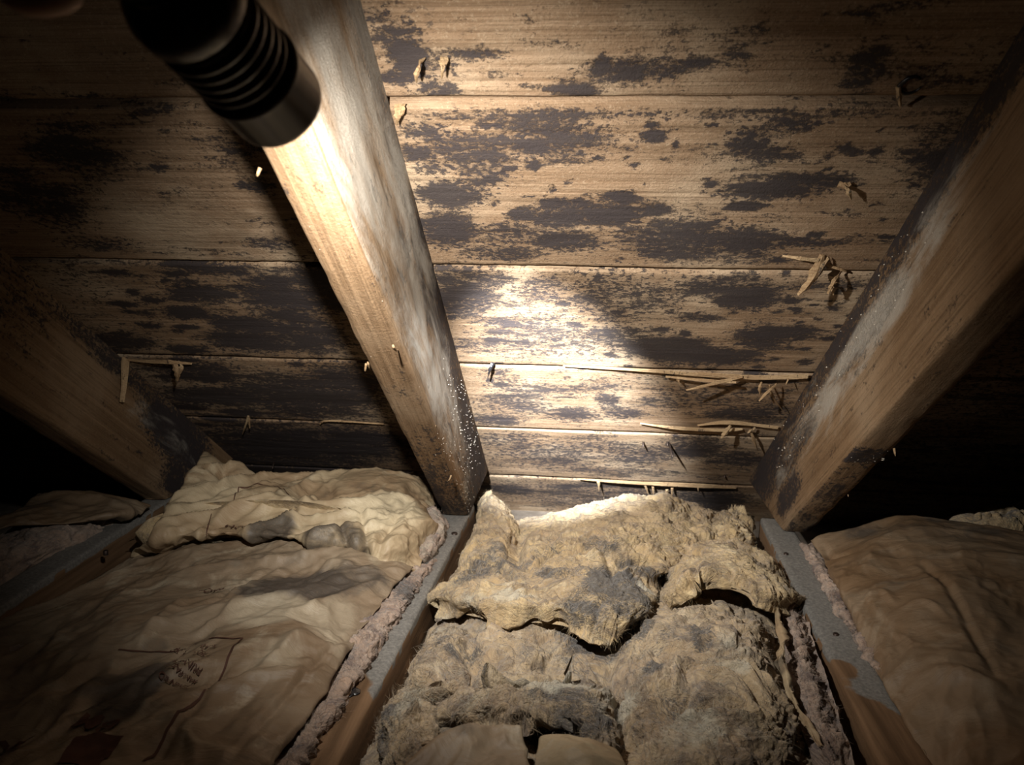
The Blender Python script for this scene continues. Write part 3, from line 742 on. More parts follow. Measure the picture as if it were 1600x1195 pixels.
# --- left bay: long printed kraft-faced batt
PAP_MOLD = [(480, 912, 90, 28, .95), (420, 930, 60, 20, .8), (560, 900, 60, 20, .7), (200, 1085, 45, 60, 1), (160, 1070, 50, 30, .7), (340, 870, 120, 14, .5), (120, 1000, 60, 25, .4), (440, 875, 50, 16, .5), (340, 1090, 30, 40, .35), (240, 1010, 25, 20, .5), (60, 1050, 90, 60, .35), (390, 1000, 10, 8, .4)]
PAP_WHITE = [(430, 960, 90, 30, .8), (330, 970, 90, 30, .5), (520, 960, 40, 40, .7), (420, 1050, 60, 40, .45), (300, 1010, 60, 30, .4), (340, 920, 50, 20, .4)]
t1 = thing('insulation_batt', 'long printed kraft-paper insulation batt filling the left bay', 'insulation', pix_z(300, 1050, FZ), 'insulation batts')
PR = [[(225, 868, -.010), (320, 851, .016), (410, 840, .030), (520, 858, .034), (650, 884, .016)],
      [(120, 915, -.018), (270, 910, .008), (400, 905, .020), (520, 910, .024), (612, 925, .016)],
      [(-20, 985, -.020), (170, 970, .010), (340, 965, .026), (470, 975, .030), (560, 990, .018)],
      [(-220, 1075, -.020), (40, 1060, .010), (250, 1050, .026), (420, 1055, .032), (512, 1075, .020)],
      [(-460, 1195, -.020), (-120, 1180, .010), (140, 1170, .026), (350, 1170, .030), (438, 1180, .020)],
      [(-760, 1350, -.020), (-350, 1340, .010), (-20, 1330, .026), (250, 1320, .030), (350, 1330, .020)]]
paper1, top1, N1, mo1, wh1 = patch('paper_facing', PR, 230, 230, .0007, M_PAPER, t1, 'paper', .010, .3, PAP_MOLD, PAP_WHITE, rag=.006, lump=.008, pw=20, zref=.03,
    creases=[([(390, 1064), (430, 1040), (475, 1003)], -.007, .006), ([(300, 990), (345, 967), (372, 944)], -.005, .004), ([(215, 1012), (262, 960), (300, 920)], -.005, .005), ([(470, 958), (500, 952), (520, 985)], -.004, .004), ([(575, 935), (525, 1000), (430, 1110), (330, 1240)], .003, .003),
             ([(350, 1050), (300, 1120), (240, 1195)], .004, .004), ([(440, 880), (380, 905), (330, 950)], .005, .004), ([(420, 1075), (370, 1110), (330, 1160)], .005, .006), ([(180, 1030), (140, 1080), (70, 1150)], -.005, .006), ([(470, 870), (530, 885), (600, 890)], -.006, .006), ([(300, 1010), (240, 1050), (200, 1100)], .004, .004), ([(480, 1040), (420, 1110), (380, 1180)], -.003, .005)])
PE = [[(618, 874, .004), (668, 878, .010), (690, 880, -.012)],
      [(580, 920, .004), (635, 925, .012), (660, 920, -.012)],
      [(530, 980, .006), (590, 990, .014), (622, 985, -.012)],
      [(480, 1064, .008), (540, 1075, .014), (560, 1075, -.012)],
      [(412, 1158, .008), (475, 1175, .014), (500, 1165, -.012)],
      [(350, 1300, .010), (395, 1320, .014), (430, 1310, -.012)]]
o, tp, Nn, mo, wh = patch('fiberglass_edge', PE, 48, 260, .007, M_PINK, t1, 'fiber', .006, 1.7, [(640, 905, 30, 25, .8)], [], pw=4, freq=1.3, lump=.006)
fuzz(t1, tp, Nn, mo, wh, 4000, M_PINK, 3)
# body of the batt below the paper
PB = [[(x, y + 6, z - .012) for (x, y, z) in row] for row in PR]
patch('fiberglass_core', PB, 50, 60, .035, M_PINK, t1, 'fiber', .003, 2.2, pw=12, lump=.004)

# --- left bay: crumpled pale paper at the back
t2 = thing('insulation_batt', 'crumpled pale kraft-paper batt end at the back of the left bay', 'insulation', pix_z(450, 820, FZ), 'insulation batts')
BR = [[(318, 708, .052), (395, 738, .045), (470, 742, .040), (545, 752, .036), (628, 744, .034), (672, 778, .014)],
      [(292, 745, .052), (380, 762, .050), (470, 765, .050), (560, 770, .048), (640, 778, .038), (682, 805, .014)],
      [(262, 795, .044), (370, 795, .046), (470, 800, .050), (560, 805, .052), (635, 815, .044), (676, 835, .016)],
      [(236, 838, .036), (350, 832, .040), (450, 838, .046), (545, 846, .046), (620, 850, .038), (664, 862, .014)],
      [(206, 872, -.004), (330, 850, .006), (430, 844, .010), (525, 866, .016), (600, 880, .022), (652, 887, .010)]]
paper2, top2, N2, mo2, wh2 = patch('paper_facing', BR, 200, 150, .0008, M_PAPERBACK, t2, 'paper', .014, 5.3,
    [(420, 835, 40, 20, .9), (520, 850, 60, 20, .8), (560, 775, 90, 10, .5), (340, 720, 30, 12, .5), (330, 850, 80, 10, .4), (480, 790, 60, 14, .4), (590, 870, 50, 12, .6)], [(600, 810, 70, 25, .9), (320, 780, 70, 40, .6), (450, 790, 60, 20, .4)], rag=.008, lump=.018, zref=.045, pw=20,
    creases=[([(576, 872), (572, 840), (560, 810)], .007, .004), ([(576, 872), (600, 840), (625, 815)], .006, .004), ([(576, 872), (545, 850), (520, 825)], .007, .004), ([(240, 860), (300, 830), (370, 800), (430, 790)], -.010, .007), ([(300, 800), (380, 770), (440, 765)], -.006, .006), ([(410, 800), (460, 770), (500, 748)], -.010, .008), ([(450, 835), (480, 800), (540, 785), (640, 790)], -.008, .007),
             ([(400, 825), (440, 815), (470, 790)], .008, .006), ([(345, 715), (350, 750), (330, 790)], .006, .005), ([(505, 755), (520, 775), (500, 800)], .006, .004), ([(640, 760), (630, 800), (640, 850)], .003, .004)])
BE = [[(655, 775, .030), (680, 790, .026), (700, 805, -.006)], [(660, 800, .028), (688, 815, .024), (704, 826, -.008)], [(655, 832, .024), (680, 845, .018), (694, 850, -.010)], [(645, 862, .020), (668, 872, .014), (684, 876, -.010)]]
o, tp, Nn, mo, wh = patch('fiberglass_edge', BE, 36, 110, .012, M_PINK, t2, 'fiber', .005, 7.7, pw=4, freq=1.3, lump=.006, whites=[(690, 830, 40, 60, .5)])
fuzz(t2, tp, Nn, mo, wh, 1500, M_PINK, 5)
BB = [[(x, y + 6, z - .016) for (x, y, z) in row] for row in BR]
patch('fiberglass_core', BB, 50, 40, .030, M_FIBER, t2, 'fiber', .004, 3.2, pw=10, lump=.006, molds=[(480, 745, 200, 20, .5)])

# --- beyond the far left joist
t3 = thing('insulation_batt', 'pinkish torn insulation beyond the far left joist', 'insulation', pix_z(60, 860, FZ), 'insulation batts')
o, tp, Nn, mo, wh = patch('fiberglass', [[(60, 800, .010), (150, 790, .020), (222, 792, -.002)], [(-60, 850, .010), (70, 838, .020), (158, 838, -.002)], [(-260, 930, .010), (-90, 905, .020), (20, 905, -.004)], [(-500, 1020, .010), (-300, 1000, .020), (-160, 1000, -.004)]], 80, 110, .02, M_PINK, t3, 'fiber', .006, 8.8)
o, tp, Nn, mo, wh = patch('paper_flap', [[(60, 772, .034), (130, 768, .036), (195, 775, .030), (236, 788, .014)], [(20, 800, .034), (110, 795, .034), (180, 800, .028), (218, 803, .012)], [(-60, 830, .028), (60, 818, .026), (150, 812, .022), (196, 806, .012)]], 80, 50, .0008, M_PAPERGREY, t3, 'paper', .008, 9.1, [(60, 800, 60, 20, .5)], [(200, 795, 30, 12, .8)], pw=20)

# --- right bay
t4 = thing('insulation_batt', 'wide kraft-paper insulation batt filling the right bay', 'insulation', pix_z(1480, 1000, FZ), 'insulation batts')
RR_ = [[(1268, 845, .012), (1330, 826, .030), (1410, 806, .046), (1500, 815, .044), (1600, 835, .040), (1720, 850, .03)],
       [(1292, 885, .010), (1360, 880, .030), (1450, 868, .046), (1550, 875, .044), (1680, 890, .038), (1820, 900, .03)],
       [(1330, 965, .008), (1405, 960, .030), (1500, 955, .042), (1620, 965, .042), (1780, 975, .036), (1950, 990, .03)],
       [(1374, 1055, .004), (1455, 1050, .026), (1560, 1050, .038), (1700, 1060, .038), (1900, 1070, .034), (2100, 1080, .03)],
       [(1432, 1170, .000), (1530, 1170, .022), (1650, 1170, .034), (1820, 1170, .034), (2050, 1180, .03), (2300, 1200, .03)],
       [(1520, 1340, .000), (1640, 1340, .022), (1800, 1340, .034), (2000, 1340, .034), (2300, 1350, .03), (2600, 1360, .03)]]
paper3, top3, N3, mo3, wh3 = patch('paper_facing', RR_, 200, 200, .0007, M_PAPERGREY, t4, 'paper', .007, 12.3, [(1480, 840, 120, 22, .55), (1350, 830, 40, 12, .6), (1400, 920, 30, 20, .3), (1560, 1010, 60, 60, .35)], [(1350, 930, 60, 60, .3), (1420, 1000, 50, 50, .3)], rag=.005, lump=.01, pw=20, zref=.035,
    creases=[([(1435, 885), (1480, 935), (1520, 1000), (1558, 1062)], .005, .004), ([(1395, 1055), (1440, 1110), (1480, 1195)], .005, .004), ([(1320, 900), (1370, 960), (1400, 1020)], -.004, .006), ([(1340, 935), (1380, 925), (1400, 940)], -.004, .004), ([(1390, 955), (1440, 950), (1480, 975)], -.004, .004), ([(1450, 1040), (1500, 1055), (1570, 1085)], -.006, .007), ([(1290, 832), (1300, 845), (1330, 850)], .005, .004), ([(1380, 1010), (1420, 1080), (1440, 1140)], -.004, .006)])
RE = [[(1236, 850, -.006), (1256, 842, .012), (1282, 842, .004)], [(1268, 900, -.008), (1284, 895, .010), (1302, 895, .002)], [(1300, 958, -.010), (1316, 955, .010), (1334, 955, .002)], [(1342, 1020, -.012), (1354, 1015, .006), (1366, 1015, -.002)], [(1378, 1070, -.014), (1386, 1066, .0), (1394, 1066, -.006)]]
o, tp, Nn, mo, wh = patch('fiberglass_edge', RE, 34, 200, .010, M_PINK, t4, 'fiber', .005, 14.1, pw=4, freq=1.4, lump=.005)
fuzz(t4, tp, Nn, mo, wh, 2000, M_PINK, 9)
RB = [[(x, y + 6, z - .012) for (x, y, z) in row] for row in RR_]
patch('fiberglass_core', RB, 50, 50, .035, M_PINK, t4, 'fiber', .003, 15.2, pw=12, lump=.004)
t5 = thing('insulation_batt', 'dusty grey insulation hump at the dark back of the right bay', 'insulation', pix_y(1560, 815, 1.05) * np.array([1, 1, 0]) + np.array([0, 0, FZ]), 'insulation batts')
patch('fiberglass', [[(1470, 800, .004), (1530, 790, .02), (1600, 780, .03), (1700, 775, .03)], [(1475, 812, .024), (1540, 806, .036), (1620, 800, .036), (1720, 798, .03)], [(1480, 826, .02), (1560, 824, .03), (1650, 830, .02), (1760, 836, .01)]], 90, 60, .02, M_FIBER, t5, 'fiber', .006, 18.0, [(1560, 815, 140, 20, .5)])

# --- centre bay: unfaced stained fiberglass, piece by piece
GC = 'torn fiberglass in the centre bay'
HUMP = [([(812, 806), (806, 850), (812, 908)], .014, .009), ([(815, 905), (850, 860), (872, 836)], .006, .004), ([(818, 908), (870, 872), (930, 850)], .006, .004),
        ([(795, 905), (775, 870), (765, 845)], .006, .004), ([(720, 862), (750, 860), (785, 880), (800, 905)], .009, .005), ([(955, 905), (945, 880), (920, 862)], .007, .005),
        ([(958, 908), (985, 885), (1030, 876)], .011, .007), ([(840, 818), (900, 802), (970, 796)], .005, .004), ([(900, 850), (960, 838), (1030, 858)], .005, .004), ([(1000, 800), (1060, 810), (1110, 830)], .005, .004),
        ([(830, 912), (880, 898), (930, 905)], .005, .005), ([(745, 800), (770, 795), (790, 815)], .005, .004), ([(700, 905), (760, 915), (830, 912)], .006, .005), ([(840, 925), (900, 945), (950, 975)], -.008, .006),
        ([(690, 925), (760, 930), (830, 930)], -.006, .006), ([(830, 890), (860, 868), (905, 866)], -.006, .006), ([(760, 780), (785, 800), (805, 830)], -.004, .004)]
MOUND = [([(940, 985), (948, 1050), (940, 1120)], .012, .008), ([(1000, 1010), (1060, 1030), (1120, 1020)], .005, .006), ([(1080, 1070), (1130, 1060), (1180, 1085), (1200, 1130)], .006, .005), ([(980, 1080), (1040, 1095), (1090, 1130)], .007, .006),
         ([(1090, 990), (1100, 1030), (1070, 1060)], .006, .006), ([(720, 1000), (800, 1020), (900, 1005)], .005, .007), ([(700, 1040), (760, 1050), (850, 1045)], .005, .006), ([(740, 985), (720, 1030), (690, 1060)], .010, .006), ([(1150, 960), (1190, 1000), (1210, 1060)], .006, .006), ([(1000, 1130), (1060, 1150), (1130, 1190)], .008, .008)]
CM = [(960, 930, 55, 36, 1.1), (930, 965, 60, 24, .9), (990, 960, 40, 26, .9), (880, 905, 50, 20, .7), (760, 850, 40, 20, .6), (790, 880, 50, 22, .7), (740, 880, 40, 20, .8), (850, 880, 60, 22, .5), (1000, 890, 40, 14, .9),
      (940, 865, 40, 14, .7), (720, 990, 40, 16, .6), (690, 975, 30, 12, .7), (880, 1105, 70, 26, 1), (910, 1150, 60, 30, .9), (840, 1080, 30, 12, .5), (620, 1090, 34, 22, .9), (1095, 1010, 22, 20, .9), (1060, 1000, 40, 20, .5), (1020, 1050, 18, 12, .8), (790, 1000, 60, 10, .5), (905, 1000, 30, 25, .5),
      (690, 1110, 40, 20, .5), (1060, 1120, 60, 30, .5), (720, 1130, 60, 14, .4), (1020, 1020, 60, 30, .3), (870, 1000, 60, 40, .3)]
CW = [(900, 1075, 110, 22, .9), (640, 1080, 24, 40, .8), (700, 930, 50, 14, .6), (780, 925, 60, 10, .5), (1140, 1040, 40, 40, .5), (1080, 1150, 70, 30, .6), (1180, 880, 70, 20, .35), (940, 1110, 40, 20, .5), (800, 945, 60, 10, .6), (1010, 920, 14, 14, .8), (760, 1090, 40, 12, .4)]
def chunk(label, rows, nu, nv, thick, amp, seed, nf=900, mat=M_FIBER, lump=.014, freq=1.0, rag=.010, pw=5, zref=.03, name='fiberglass_tuft', creases=()):
    ys = np.mean([[c for c in r] for row in rows for r in [row]], axis=(0, 1))
    e = thing(name, label, 'insulation', pix_z(ys[0], ys[1], FZ), GC)
    o, tp, Nn, mo, wh = patch('fiberglass', rows, nu, nv, thick, mat, e, 'fiber', amp, seed, CM, CW, pw=pw, lump=lump, freq=freq, rag=rag, zref=zref, creases=creases)
    fuzz(e, tp, Nn, mo, wh, nf, mat, int(seed * 7)); return e
# bed of the bay
chunk('flat stained fiberglass bed covering the middle of the centre bay',
      [[(720, 830, -.05), (850, 830, -.04), (980, 830, -.03), (1100, 830, -.03), (1200, 850, -.05)],
       [(690, 910, -.02), (830, 910, .0), (960, 910, .0), (1090, 910, .0), (1232, 910, -.03)],
       [(650, 990, -.022), (800, 985, .018), (930, 1000, .002), (1080, 975, .022), (1255, 975, -.03)],
       [(610, 1070, -.026), (780, 1060, .020), (930, 1080, .004), (1090, 1060, .028), (1280, 1060, -.03)],
       [(550, 1180, -.03), (740, 1160, .006), (930, 1170, .0), (1110, 1150, .024), (1320, 1165, -.03)],
       [(470, 1340, -.03), (700, 1330, .006), (930, 1330, .0), (1150, 1320, .02), (1390, 1340, -.03)]],
      260, 260, .02, .006, 21.0, 6000, mat=M_FIBERB, pw=10, name='fiberglass_batt', creases=MOUND)
# back batt: hump at the eaves with its torn lip hanging over the bed
chunk('golden fiberglass batt at the back of the centre bay, torn front lip stained black',
      [[(800, 800, -.045), (870, 792, -.030), (950, 782, -.016), (1030, 784, -.016), (1100, 790, -.03), (1160, 800, -.04)],
       [(775, 830, -.006), (860, 808, .012), (950, 780, .030), (1030, 780, .028), (1090, 790, .008), (1140, 812, -.006)],
       [(740, 860, .010), (845, 842, .028), (935, 815, .044), (1020, 818, .042), (1085, 826, .024), (1140, 845, .006)],
       [(700, 888, .014), (820, 878, .032), (915, 860, .044), (990, 860, .042), (1055, 862, .026), (1110, 875, .006)],
       [(668, 908, .008), (780, 905, .036), (880, 905, .046), (965, 912, .046), (1015, 905, .032), (1045, 895, .012)],
       [(664, 926, .010), (760, 932, .040), (860, 936, .048), (950, 952, .048), (1012, 944, .036), (1040, 918, .014)],
       [(672, 944, .002), (755, 958, .030), (855, 956, .040), (945, 984, .038), (1000, 978, .026), (1034, 945, .006)]],
      260, 260, .016, .006, 23.0, 7500, lump=.013, rag=.010, pw=7, creases=HUMP)
chunk('peaked fiberglass tuft beside the foot of the centre rafter',
      [[(742, 775, -.004), (765, 757, .018), (785, 772, .006), (806, 800, -.02)],
       [(738, 800, .004), (765, 785, .022), (790, 798, .016), (815, 820, -.006)],
       [(722, 840, .004), (758, 832, .022), (795, 838, .020), (826, 850, .002)],
       [(702, 890, -.004), (745, 886, .018), (790, 890, .018), (835, 895, .004)],
       [(690, 920, -.012), (735, 922, .012), (785, 925, .010), (830, 925, -.004)]],
      120, 160, .016, .005, 27.0, 2500, lump=.010, creases=HUMP)
chunk('arched fiberglass fold beside the right joist',
      [[(1040, 880, .006), (1080, 845, .016), (1150, 835, .020), (1200, 855, .014), (1228, 890, -.004)],
       [(1030, 910, .014), (1082, 868, .032), (1150, 858, .038), (1206, 890, .028), (1242, 922, .0)],
       [(1030, 935, .020), (1088, 892, .044), (1150, 884, .048), (1203, 918, .038), (1262, 930, .004)],
       [(1038, 948, .016), (1094, 910, .040), (1148, 906, .044), (1196, 938, .032), (1246, 948, .002)]],
      180, 110, .011, .006, 35.0, 3500, lump=.009)
chunk('knotted fiberglass wad in the corner by the right rafter foot',
      [[(1100, 800, -.03), (1140, 790, -.004), (1176, 792, -.02)], [(1098, 825, .0), (1142, 815, .022), (1184, 822, -.004)], [(1105, 850, .002), (1148, 845, .020), (1190, 852, -.006)]],
      90, 80, .016, .007, 39.0, 1500, lump=.014, freq=1.6)
chunk('lumpy fiberglass mound with grey mold spots in front of the arched fold',
      [[(955, 985, .004), (1020, 945, .022), (1100, 930, .030), (1180, 950, .022), (1220, 985, -.008)],
       [(950, 1020, .012), (1020, 1000, .036), (1105, 990, .044), (1180, 1005, .034), (1232, 1030, -.006)],
       [(950, 1070, .014), (1020, 1060, .040), (1110, 1050, .048), (1190, 1060, .036), (1245, 1080, -.006)],
       [(960, 1130, .012), (1030, 1120, .036), (1120, 1115, .044), (1205, 1120, .032), (1262, 1140, -.008)],
       [(970, 1220, .008), (1050, 1220, .030), (1140, 1215, .036), (1230, 1220, .026), (1290, 1230, -.010)]],
      210, 210, .020, .007, 43.0, 6500, mat=M_FIBERB, lump=.014, creases=MOUND)
chunk('pale torn fiberglass tuft with black mold near the bottom of the centre bay',
      [[(670, 1075, .018), (760, 1052, .030), (850, 1045, .034), (930, 1050, .030), (975, 1075, .012)],
       [(672, 1100, .022), (760, 1078, .036), (845, 1072, .044), (925, 1080, .044), (975, 1110, .020)],
       [(690, 1122, .020), (770, 1100, .036), (850, 1105, .046), (930, 1120, .048), (985, 1150, .024)],
       [(720, 1140, .010), (785, 1124, .026), (860, 1142, .036), (935, 1175, .040), (990, 1205, .016)]],
      190, 150, .012, .007, 47.0, 4500, mat=M_FIBERB, lump=.016, rag=.012)
chunk('ragged grey fiberglass wad against the centre joist near the bottom edge',
      [[(600, 1085, -.004), (640, 1060, .022), (680, 1068, .014)], [(585, 1115, .0), (630, 1100, .030), (690, 1105, .018)], [(580, 1150, .0), (630, 1145, .028), (700, 1145, .016)], [(565, 1220, -.01), (630, 1215, .018), (710, 1215, .006)]],
      110, 120, .016, .007, 51.0, 3500, mat=M_FIBERB, lump=.012)
chunk('narrow pale fiberglass strip along the left side of the right joist',
      [[(1218, 945, -.014), (1240, 948, .008), (1258, 958, -.014)], [(1224, 1000, -.014), (1250, 1000, .012), (1276, 1006, -.014)], [(1236, 1060, -.014), (1266, 1060, .014), (1296, 1066, -.014)], [(1252, 1130, -.014), (1286, 1130, .012), (1320, 1136, -.016)], [(1290, 1240, -.014), (1324, 1240, .012), (1362, 1240, -.016)]],
      60, 200, .014, .006, 55.0, 3000, mat=M_PINK, lump=.010, freq=1.4)
chunk('tan fiberglass lump left of the grey mound, beside the centre joist',
      [[(668, 985, -.008), (700, 962, .010), (740, 965, .006)], [(640, 1025, -.006), (680, 1010, .018), (730, 1010, .014)], [(615, 1068, -.006), (660, 1060, .020), (720, 1060, .016)], [(602, 1095, -.008), (650, 1095, .014), (700, 1095, .010)]],
      90, 120, .014, .005, 59.0, 3000, mat=M_FIBERB, lump=.010)
# scraps of paper
def scrap(label, rows, seed, mat=M_PAPER, amp=.012, nu=90, nv=70):
    ys = np.mean([c for row in rows for c in row], axis=0)
    e, _, _, _, _ = patch('paper_scrap', rows, nu, nv, .0007, mat, None, 'paper', amp, seed, [(ys[0] - 20, ys[1] - 20, 40, 14, .6)], [(ys[0], ys[1], 80, 40, .4)], rag=.012, pw=20, lump=.006)
    return tag(e, label, 'paper', 'kraft paper scraps')
scrap('torn tan paper scrap lying on fiberglass at the bottom edge', [[(660, 1165, .022), (740, 1146, .034), (815, 1150, .030)], [(640, 1195, .022), (740, 1190, .036), (822, 1192, .030)], [(610, 1260, .018), (730, 1255, .030), (830, 1255, .024)]], 61.0)
scrap('smaller folded tan paper scrap at the bottom edge, right of the larger one', [[(850, 1165, .040), (905, 1166, .044), (962, 1178, .034)], [(838, 1190, .038), (900, 1192, .046), (966, 1200, .036)], [(820, 1250, .03), (900, 1250, .036), (980, 1255, .026)]], 63.0, M_PAPERBACK)
scrap('long thin paper strip standing along the fiberglass near the right joist', [[(1208, 945, .010), (1214, 948, .016)], [(1216, 1000, .012), (1224, 1000, .018)], [(1222, 1060, .014), (1230, 1060, .020)], [(1240, 1100, .010), (1246, 1098, .014)], [(1275, 1170, .004), (1283, 1168, .008)]], 65.0, M_PAPERBACK, .003, 14, 100)

# ------------------------------------------------------------------ print on the papers
def drape(bvh, xy, off=.0009):
    h = bvh.ray_cast(Vector((xy[0], xy[1], .5)), Vector((0, 0, -1)))
    return (np.array(h[0]) + np.array(h[1] if h[1].z > 0 else -h[1]) * off) if h[0] else None
def bvh_of(o):
    me = o.data; return BVHTree.FromPolygons([o.matrix_world @ v.co for v in me.vertices], [tuple(p.vertices) for p in me.polygons])
bpy.context.view_layer.update()
BV1, BV2 = bvh_of(paper1), bvh_of(paper2)
def lettering(txt, bv, parent, a, b, hs=1.1, z=.03, off=.0028):
    """flat print filling the baseline from pixel a to pixel b"""
    cu = bpy.data.curves.new('lettering', 'FONT'); cu.body = txt; cu.size = 1.0; cu.resolution_u = 2; cu.offset = .014
    to = bpy.data.objects.new('lettering_tmp', cu); COL.objects.link(to)
    dg = bpy.context.evaluated_depsgraph_get(); me = bpy.data.meshes.new_from_object(to.evaluated_get(dg))
    bpy.data.objects.remove(to)
    A = pix_z(a[0], a[1], z); B = pix_z(b[0], b[1], z); ln = np.linalg.norm((B - A)[:2]); d = (B - A)[:2] / ln; up = np.array([-d[1], d[0]])
    size = ln / max(v.co.x for v in me.vertices)
    bm = bmesh.new(); bm.from_mesh(me); bmesh.ops.triangulate(bm, faces=bm.faces)
    for _ in range(3):
        bmesh.ops.subdivide_edges(bm, edges=[e for e in bm.edges if e.calc_length() * size > .0025], cuts=1)
    bmesh.ops.triangulate(bm, faces=bm.faces)
    V = []
    bm.verts.index_update()
    for v in bm.verts:
        q = A[:2] + d * v.co.x * size + up * v.co.y * size * hs; h = drape(bv, q, off)
        V.append(h if h is not None else np.array([q[0], q[1], z]))
    f = [tuple(v.index for v in fa.verts) for fa in bm.faces]
    o = mesh('printed_lettering', V, f, M_INK, None, None, False); child(o, parent); bm.free(); bpy.data.meshes.remove(me)
    o['label'] = 'red-brown printed lettering'; return o
lettering('RG257', BV1, t1, (342, 1020), (318, 1014))
lettering('PYEQ72', BV1, t1, (333, 1034), (306, 1025))
lettering('INT RD', BV1, t1, (302, 1018), (270, 1012))
lettering('PRINT 39', BV1, t1, (319, 1052), (276, 1041))
lettering('MANUFACTU', BV1, t1, (310, 1063), (264, 1050))
lettering('PREVENTED', BV1, t1, (302, 1075), (254, 1061))
lettering('BM', BV1, t1, (192, 1130), (135, 1118), .9)
lettering('HOM', BV2, t2, (350, 838), (393, 839), 1.0, .03)
lettering('HOR', BV1, t1, (60, 1150), (-40, 1125), .9)
lettering('FACE', BV1, t1, (352, 918), (318, 908), .8)
def line(bv, parent, pix, w, z=.03):
    P = np.array([pix_z(x, y, z) for x, y in pix]); n = int(sum(np.linalg.norm(np.diff(P, axis=0), axis=1)) / .004) + 2
    seg = np.concatenate([[0], np.cumsum(np.linalg.norm(np.diff(P, axis=0), axis=1))]); t = np.linspace(0, seg[-1], n)
    C = np.stack([np.interp(t, seg, P[:, i]) for i in range(2)], 1); tg = np.gradient(C, axis=0); tg /= np.linalg.norm(tg, axis=1)[:, None]
    sd = np.stack([-tg[:, 1], tg[:, 0]], 1); V = []; f = []
    for i in range(n):
        for s_ in (-1, 0, 1):
            h = drape(bv, C[i] + sd[i] * w * s_ * .5, .0010); V.append(h if h is not None else np.array([*C[i], z]))
        if i: b = 3 * (i - 1); f += [(b, b + 1, b + 4, b + 3), (b + 1, b + 2, b + 5, b + 4)]
    o = mesh('printed_line', V, f, M_INK); child(o, parent); return o
line(BV1, t1, [(185, 1014), (240, 1012), (285, 1007), (345, 1005), (380, 1011)], .0016)
line(BV1, t1, [(380, 1011), (350, 1050), (325, 1085), (280, 1130), (225, 1200)], .0022)
line(BV2, t2, [(317, 856), (324, 840), (332, 826)], .0014)
line(BV2, t2, [(364, 812), (374, 790), (410, 785), (436, 788), (452, 802)], .0014)
def block(bv, parent, quad, z=.03, n=20):
    Q = [pix_z(x, y, z)[:2] for x, y in quad]; V = []
    for i in range(n):
        for j in range(n):
            s_, t_ = i / (n - 1), j / (n - 1)
            q = (Q[0] * (1 - s_) + Q[1] * s_) * (1 - t_) + (Q[3] * (1 - s_) + Q[2] * s_) * t_; h = drape(bv, q, .0010)
            V.append(h if h is not None else np.array([*q, z]))
    o = mesh('printed_block', V, gridf(n, n), M_INK); child(o, parent); return o
block(BV1, t1, [(125, 1155), (195, 1160), (150, 1215), (85, 1210)])

# ------------------------------------------------------------------ flashlight
fl = thing('flashlight', 'black ribbed metal flashlight held at the upper left in front of the centre rafter', 'flashlight', TORCH)
zx = TAX; xx = _n(np.cross(zx, np.array([0, 0, 1.0]))); yx = np.cross(zx, xx)
FM = Matrix.Identity(4)
for i in range(3): FM[i][0] = xx[i]; FM[i][1] = yx[i]; FM[i][2] = zx[i]; FM[i][3] = TORCH[i]
def lathe(name, prof, mat, n=64):
    V = []; f = []
    for (z, r) in prof:
        for k in range(n): V.append((r * math.cos(2 * math.pi * k / n), r * math.sin(2 * math.pi * k / n), z))
    for i in range(len(prof) - 1):
        for k in range(n): f.append((i * n + k, i * n + (k + 1) % n, (i + 1) * n + (k + 1) % n, (i + 1) * n + k))
    o = mesh(name, V, f, mat); o.matrix_world = FM; child(o, fl)
    bm = bmesh.new(); bm.from_mesh(o.data); bmesh.ops.recalc_face_normals(bm, faces=bm.faces); bm.to_mesh(o.data); bm.free()
    return o
RH = .0205
lathe('bezel', [(-.004, .0172), (.002, .0180), (.0045, .0190), (.0045, RH - .0012), (.0035, RH - .0003), (.001, RH), (-.016, RH), (-.0185, RH + .0006), (-.0205, RH + .0008), (-.0225, RH), (-.0235, RH - .0012), (-.0235, .012)], M_BODY)
pr = [(-.0235, .012), (-.0236, RH - .0016)]
for k in range(5):
    z = -.024 - k * .0052
    pr += [(z, RH - .0018), (z - .0012, RH - .0018), (z - .0020, RH - .0004), (z - .0042, RH - .0004), (z - .0050, RH - .0018)]
pr += [(-.051, RH - .0018), (-.054, RH - .0018), (-.054, .012)]
lathe('ribbed_head', pr, M_BODY)
lathe('collar', [(-.054, .012), (-.0542, RH - .0014), (-.056, RH + .0002), (-.064, RH + .0002), (-.070, RH - .0022), (-.075, RH - .0056), (-.0765, RH - .0068), (-.0765, .008)], M_BODY)
lathe('body_tube', [(-.0765, .008), (-.0765, .0140), (-.085, .0138), (-.0855, .0150), (-.090, .0152), (-.0905, .0138), (-.098, .0138), (-.0985, .0149), (-.165, .0149), (-.166, .0138), (-.170, .0138), (-.171, .0152), (-.186, .0150), (-.188, .0136), (-.188, .0002)], M_BODY)
lathe('lens', [(-.003, .0002), (-.003, .0174)], M_LENS)
for nm, ang, bl, pw_, colr in BEAMS:
    L = bpy.data.lights.new(nm, 'SPOT'); L.spot_size = math.radians(ang); L.spot_blend = bl; L.energy = pw_; L.color = colr
    L.shadow_soft_size = .006
    lo = bpy.data.objects.new(nm, L); COL.objects.link(lo)
    M = Matrix.Identity(4); lp = TORCH + TAX * .0065
    for i in range(3): M[i][0] = xx[i]; M[i][1] = -yx[i]; M[i][2] = -zx[i]; M[i][3] = lp[i]
    lo.matrix_world = M; child(lo, fl)

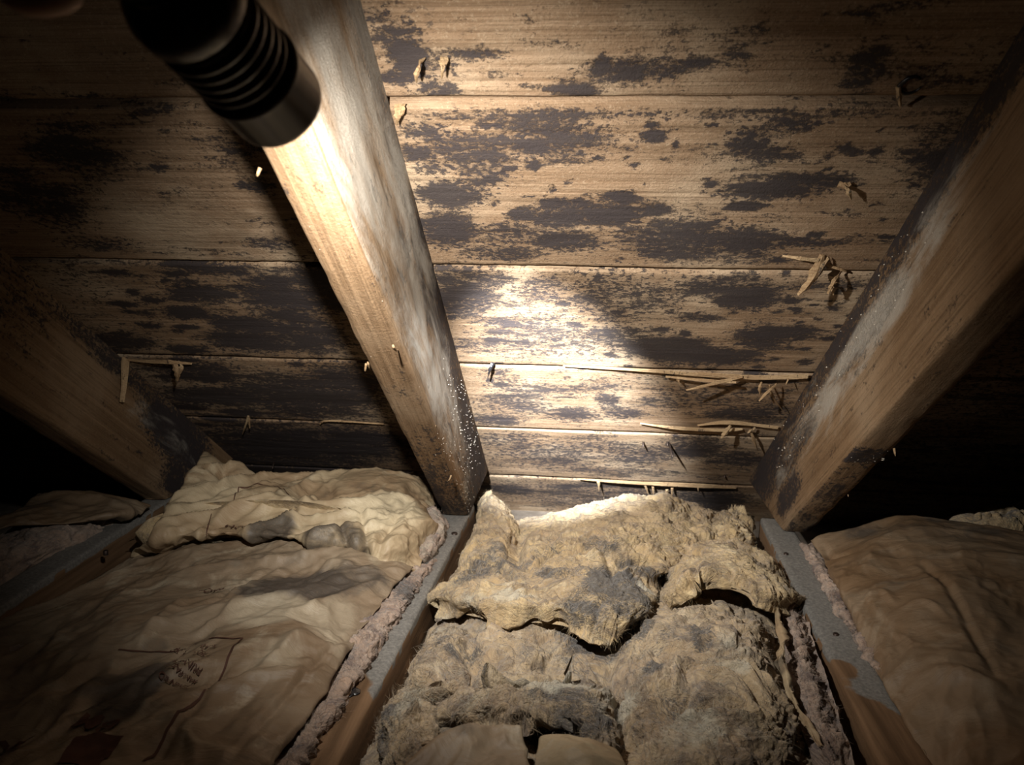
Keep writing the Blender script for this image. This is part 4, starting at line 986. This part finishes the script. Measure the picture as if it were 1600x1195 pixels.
# ------------------------------------------------------------------ the hand round the flashlight (mostly above the frame)
def fpt(z, r, a):               # point in torch coordinates
    return TORCH + zx * z + r * (math.cos(a) * xx + math.sin(a) * yx)
def skin_obj(name, chains, mat, parent=None, sub=2):
    V, E, R_ = [], [], []
    idx = {}
    for ch in chains:
        prev = None
        for (p, r) in ch:
            key = tuple(np.round(p, 5))
            if key not in idx: idx[key] = len(V); V.append(tuple(p)); R_.append(r)
            i = idx[key]
            if prev is not None: E.append((prev, i))
            prev = i
    me = bpy.data.meshes.new(name); me.from_pydata(V, E, []); o = bpy.data.objects.new(name, me); COL.objects.link(o)
    sk = o.modifiers.new('skin', 'SKIN'); sk.use_smooth_shade = True
    for i, sv in enumerate(me.skin_vertices[0].data):
        sv.radius = (R_[i], R_[i]); sv.use_root = (i == 0)
    sb = o.modifiers.new('sub', 'SUBSURF'); sb.levels = sb.render_levels = sub
    me.materials.append(mat)
    return o
camR = W[:, 0]; camU = -W[:, 1]
A_LEFT = math.atan2(-camR @ yx, -camR @ xx)     # side of the tube that faces the left of the frame
hand = thing('hand', 'blurred hand holding the flashlight, one finger showing in the top left corner', 'hand', fpt(-.13, .03, A_LEFT + 2.6))
chains = []
palm = fpt(-.140, .036, A_LEFT + 2.75); wrist = fpt(-.185, .060, A_LEFT + 2.5)
fore = wrist + _n(wrist - palm) * .12 - zx * .05
chains.append([(palm, .022), (wrist, .024), ((wrist + fore) / 2, .029), (fore, .034)])
for i, (zf, wrap, rad, sc) in enumerate([(-.098, 3.45, .0088, 1.0), (-.122, 3.75, .0090, 1.02), (-.141, 3.7, .0086, 1.0), (-.158, 3.4, .0076, .95)]):
    a0 = A_LEFT + 2.15
    ch = [(palm, .022), (fpt(zf, .031 * sc, a0), rad * 1.25)]
    for t, rr in ((.30, 1.08), (.48, 1.02), (.66, .98), (.84, .95), (1.0, .80)):
        ch.append((fpt(zf - .001 * t, .0238 + .003 * (1 - t) + (.0135 * math.sin(math.pi * t) ** .5 if i == 0 else 0), a0 - wrap * t), rad * rr))
    chains.append(ch)
chains.append([(palm, .022), (fpt(-.150, .036, A_LEFT + 3.3), .0125), (fpt(-.128, .029, A_LEFT + 3.0), .0105), (fpt(-.110, .0268, A_LEFT + 2.85), .0098), (fpt(-.094, .0258, A_LEFT + 2.8), .0080)])
ho = skin_obj('hand_skin', chains, M_SKIN); child(ho, hand)
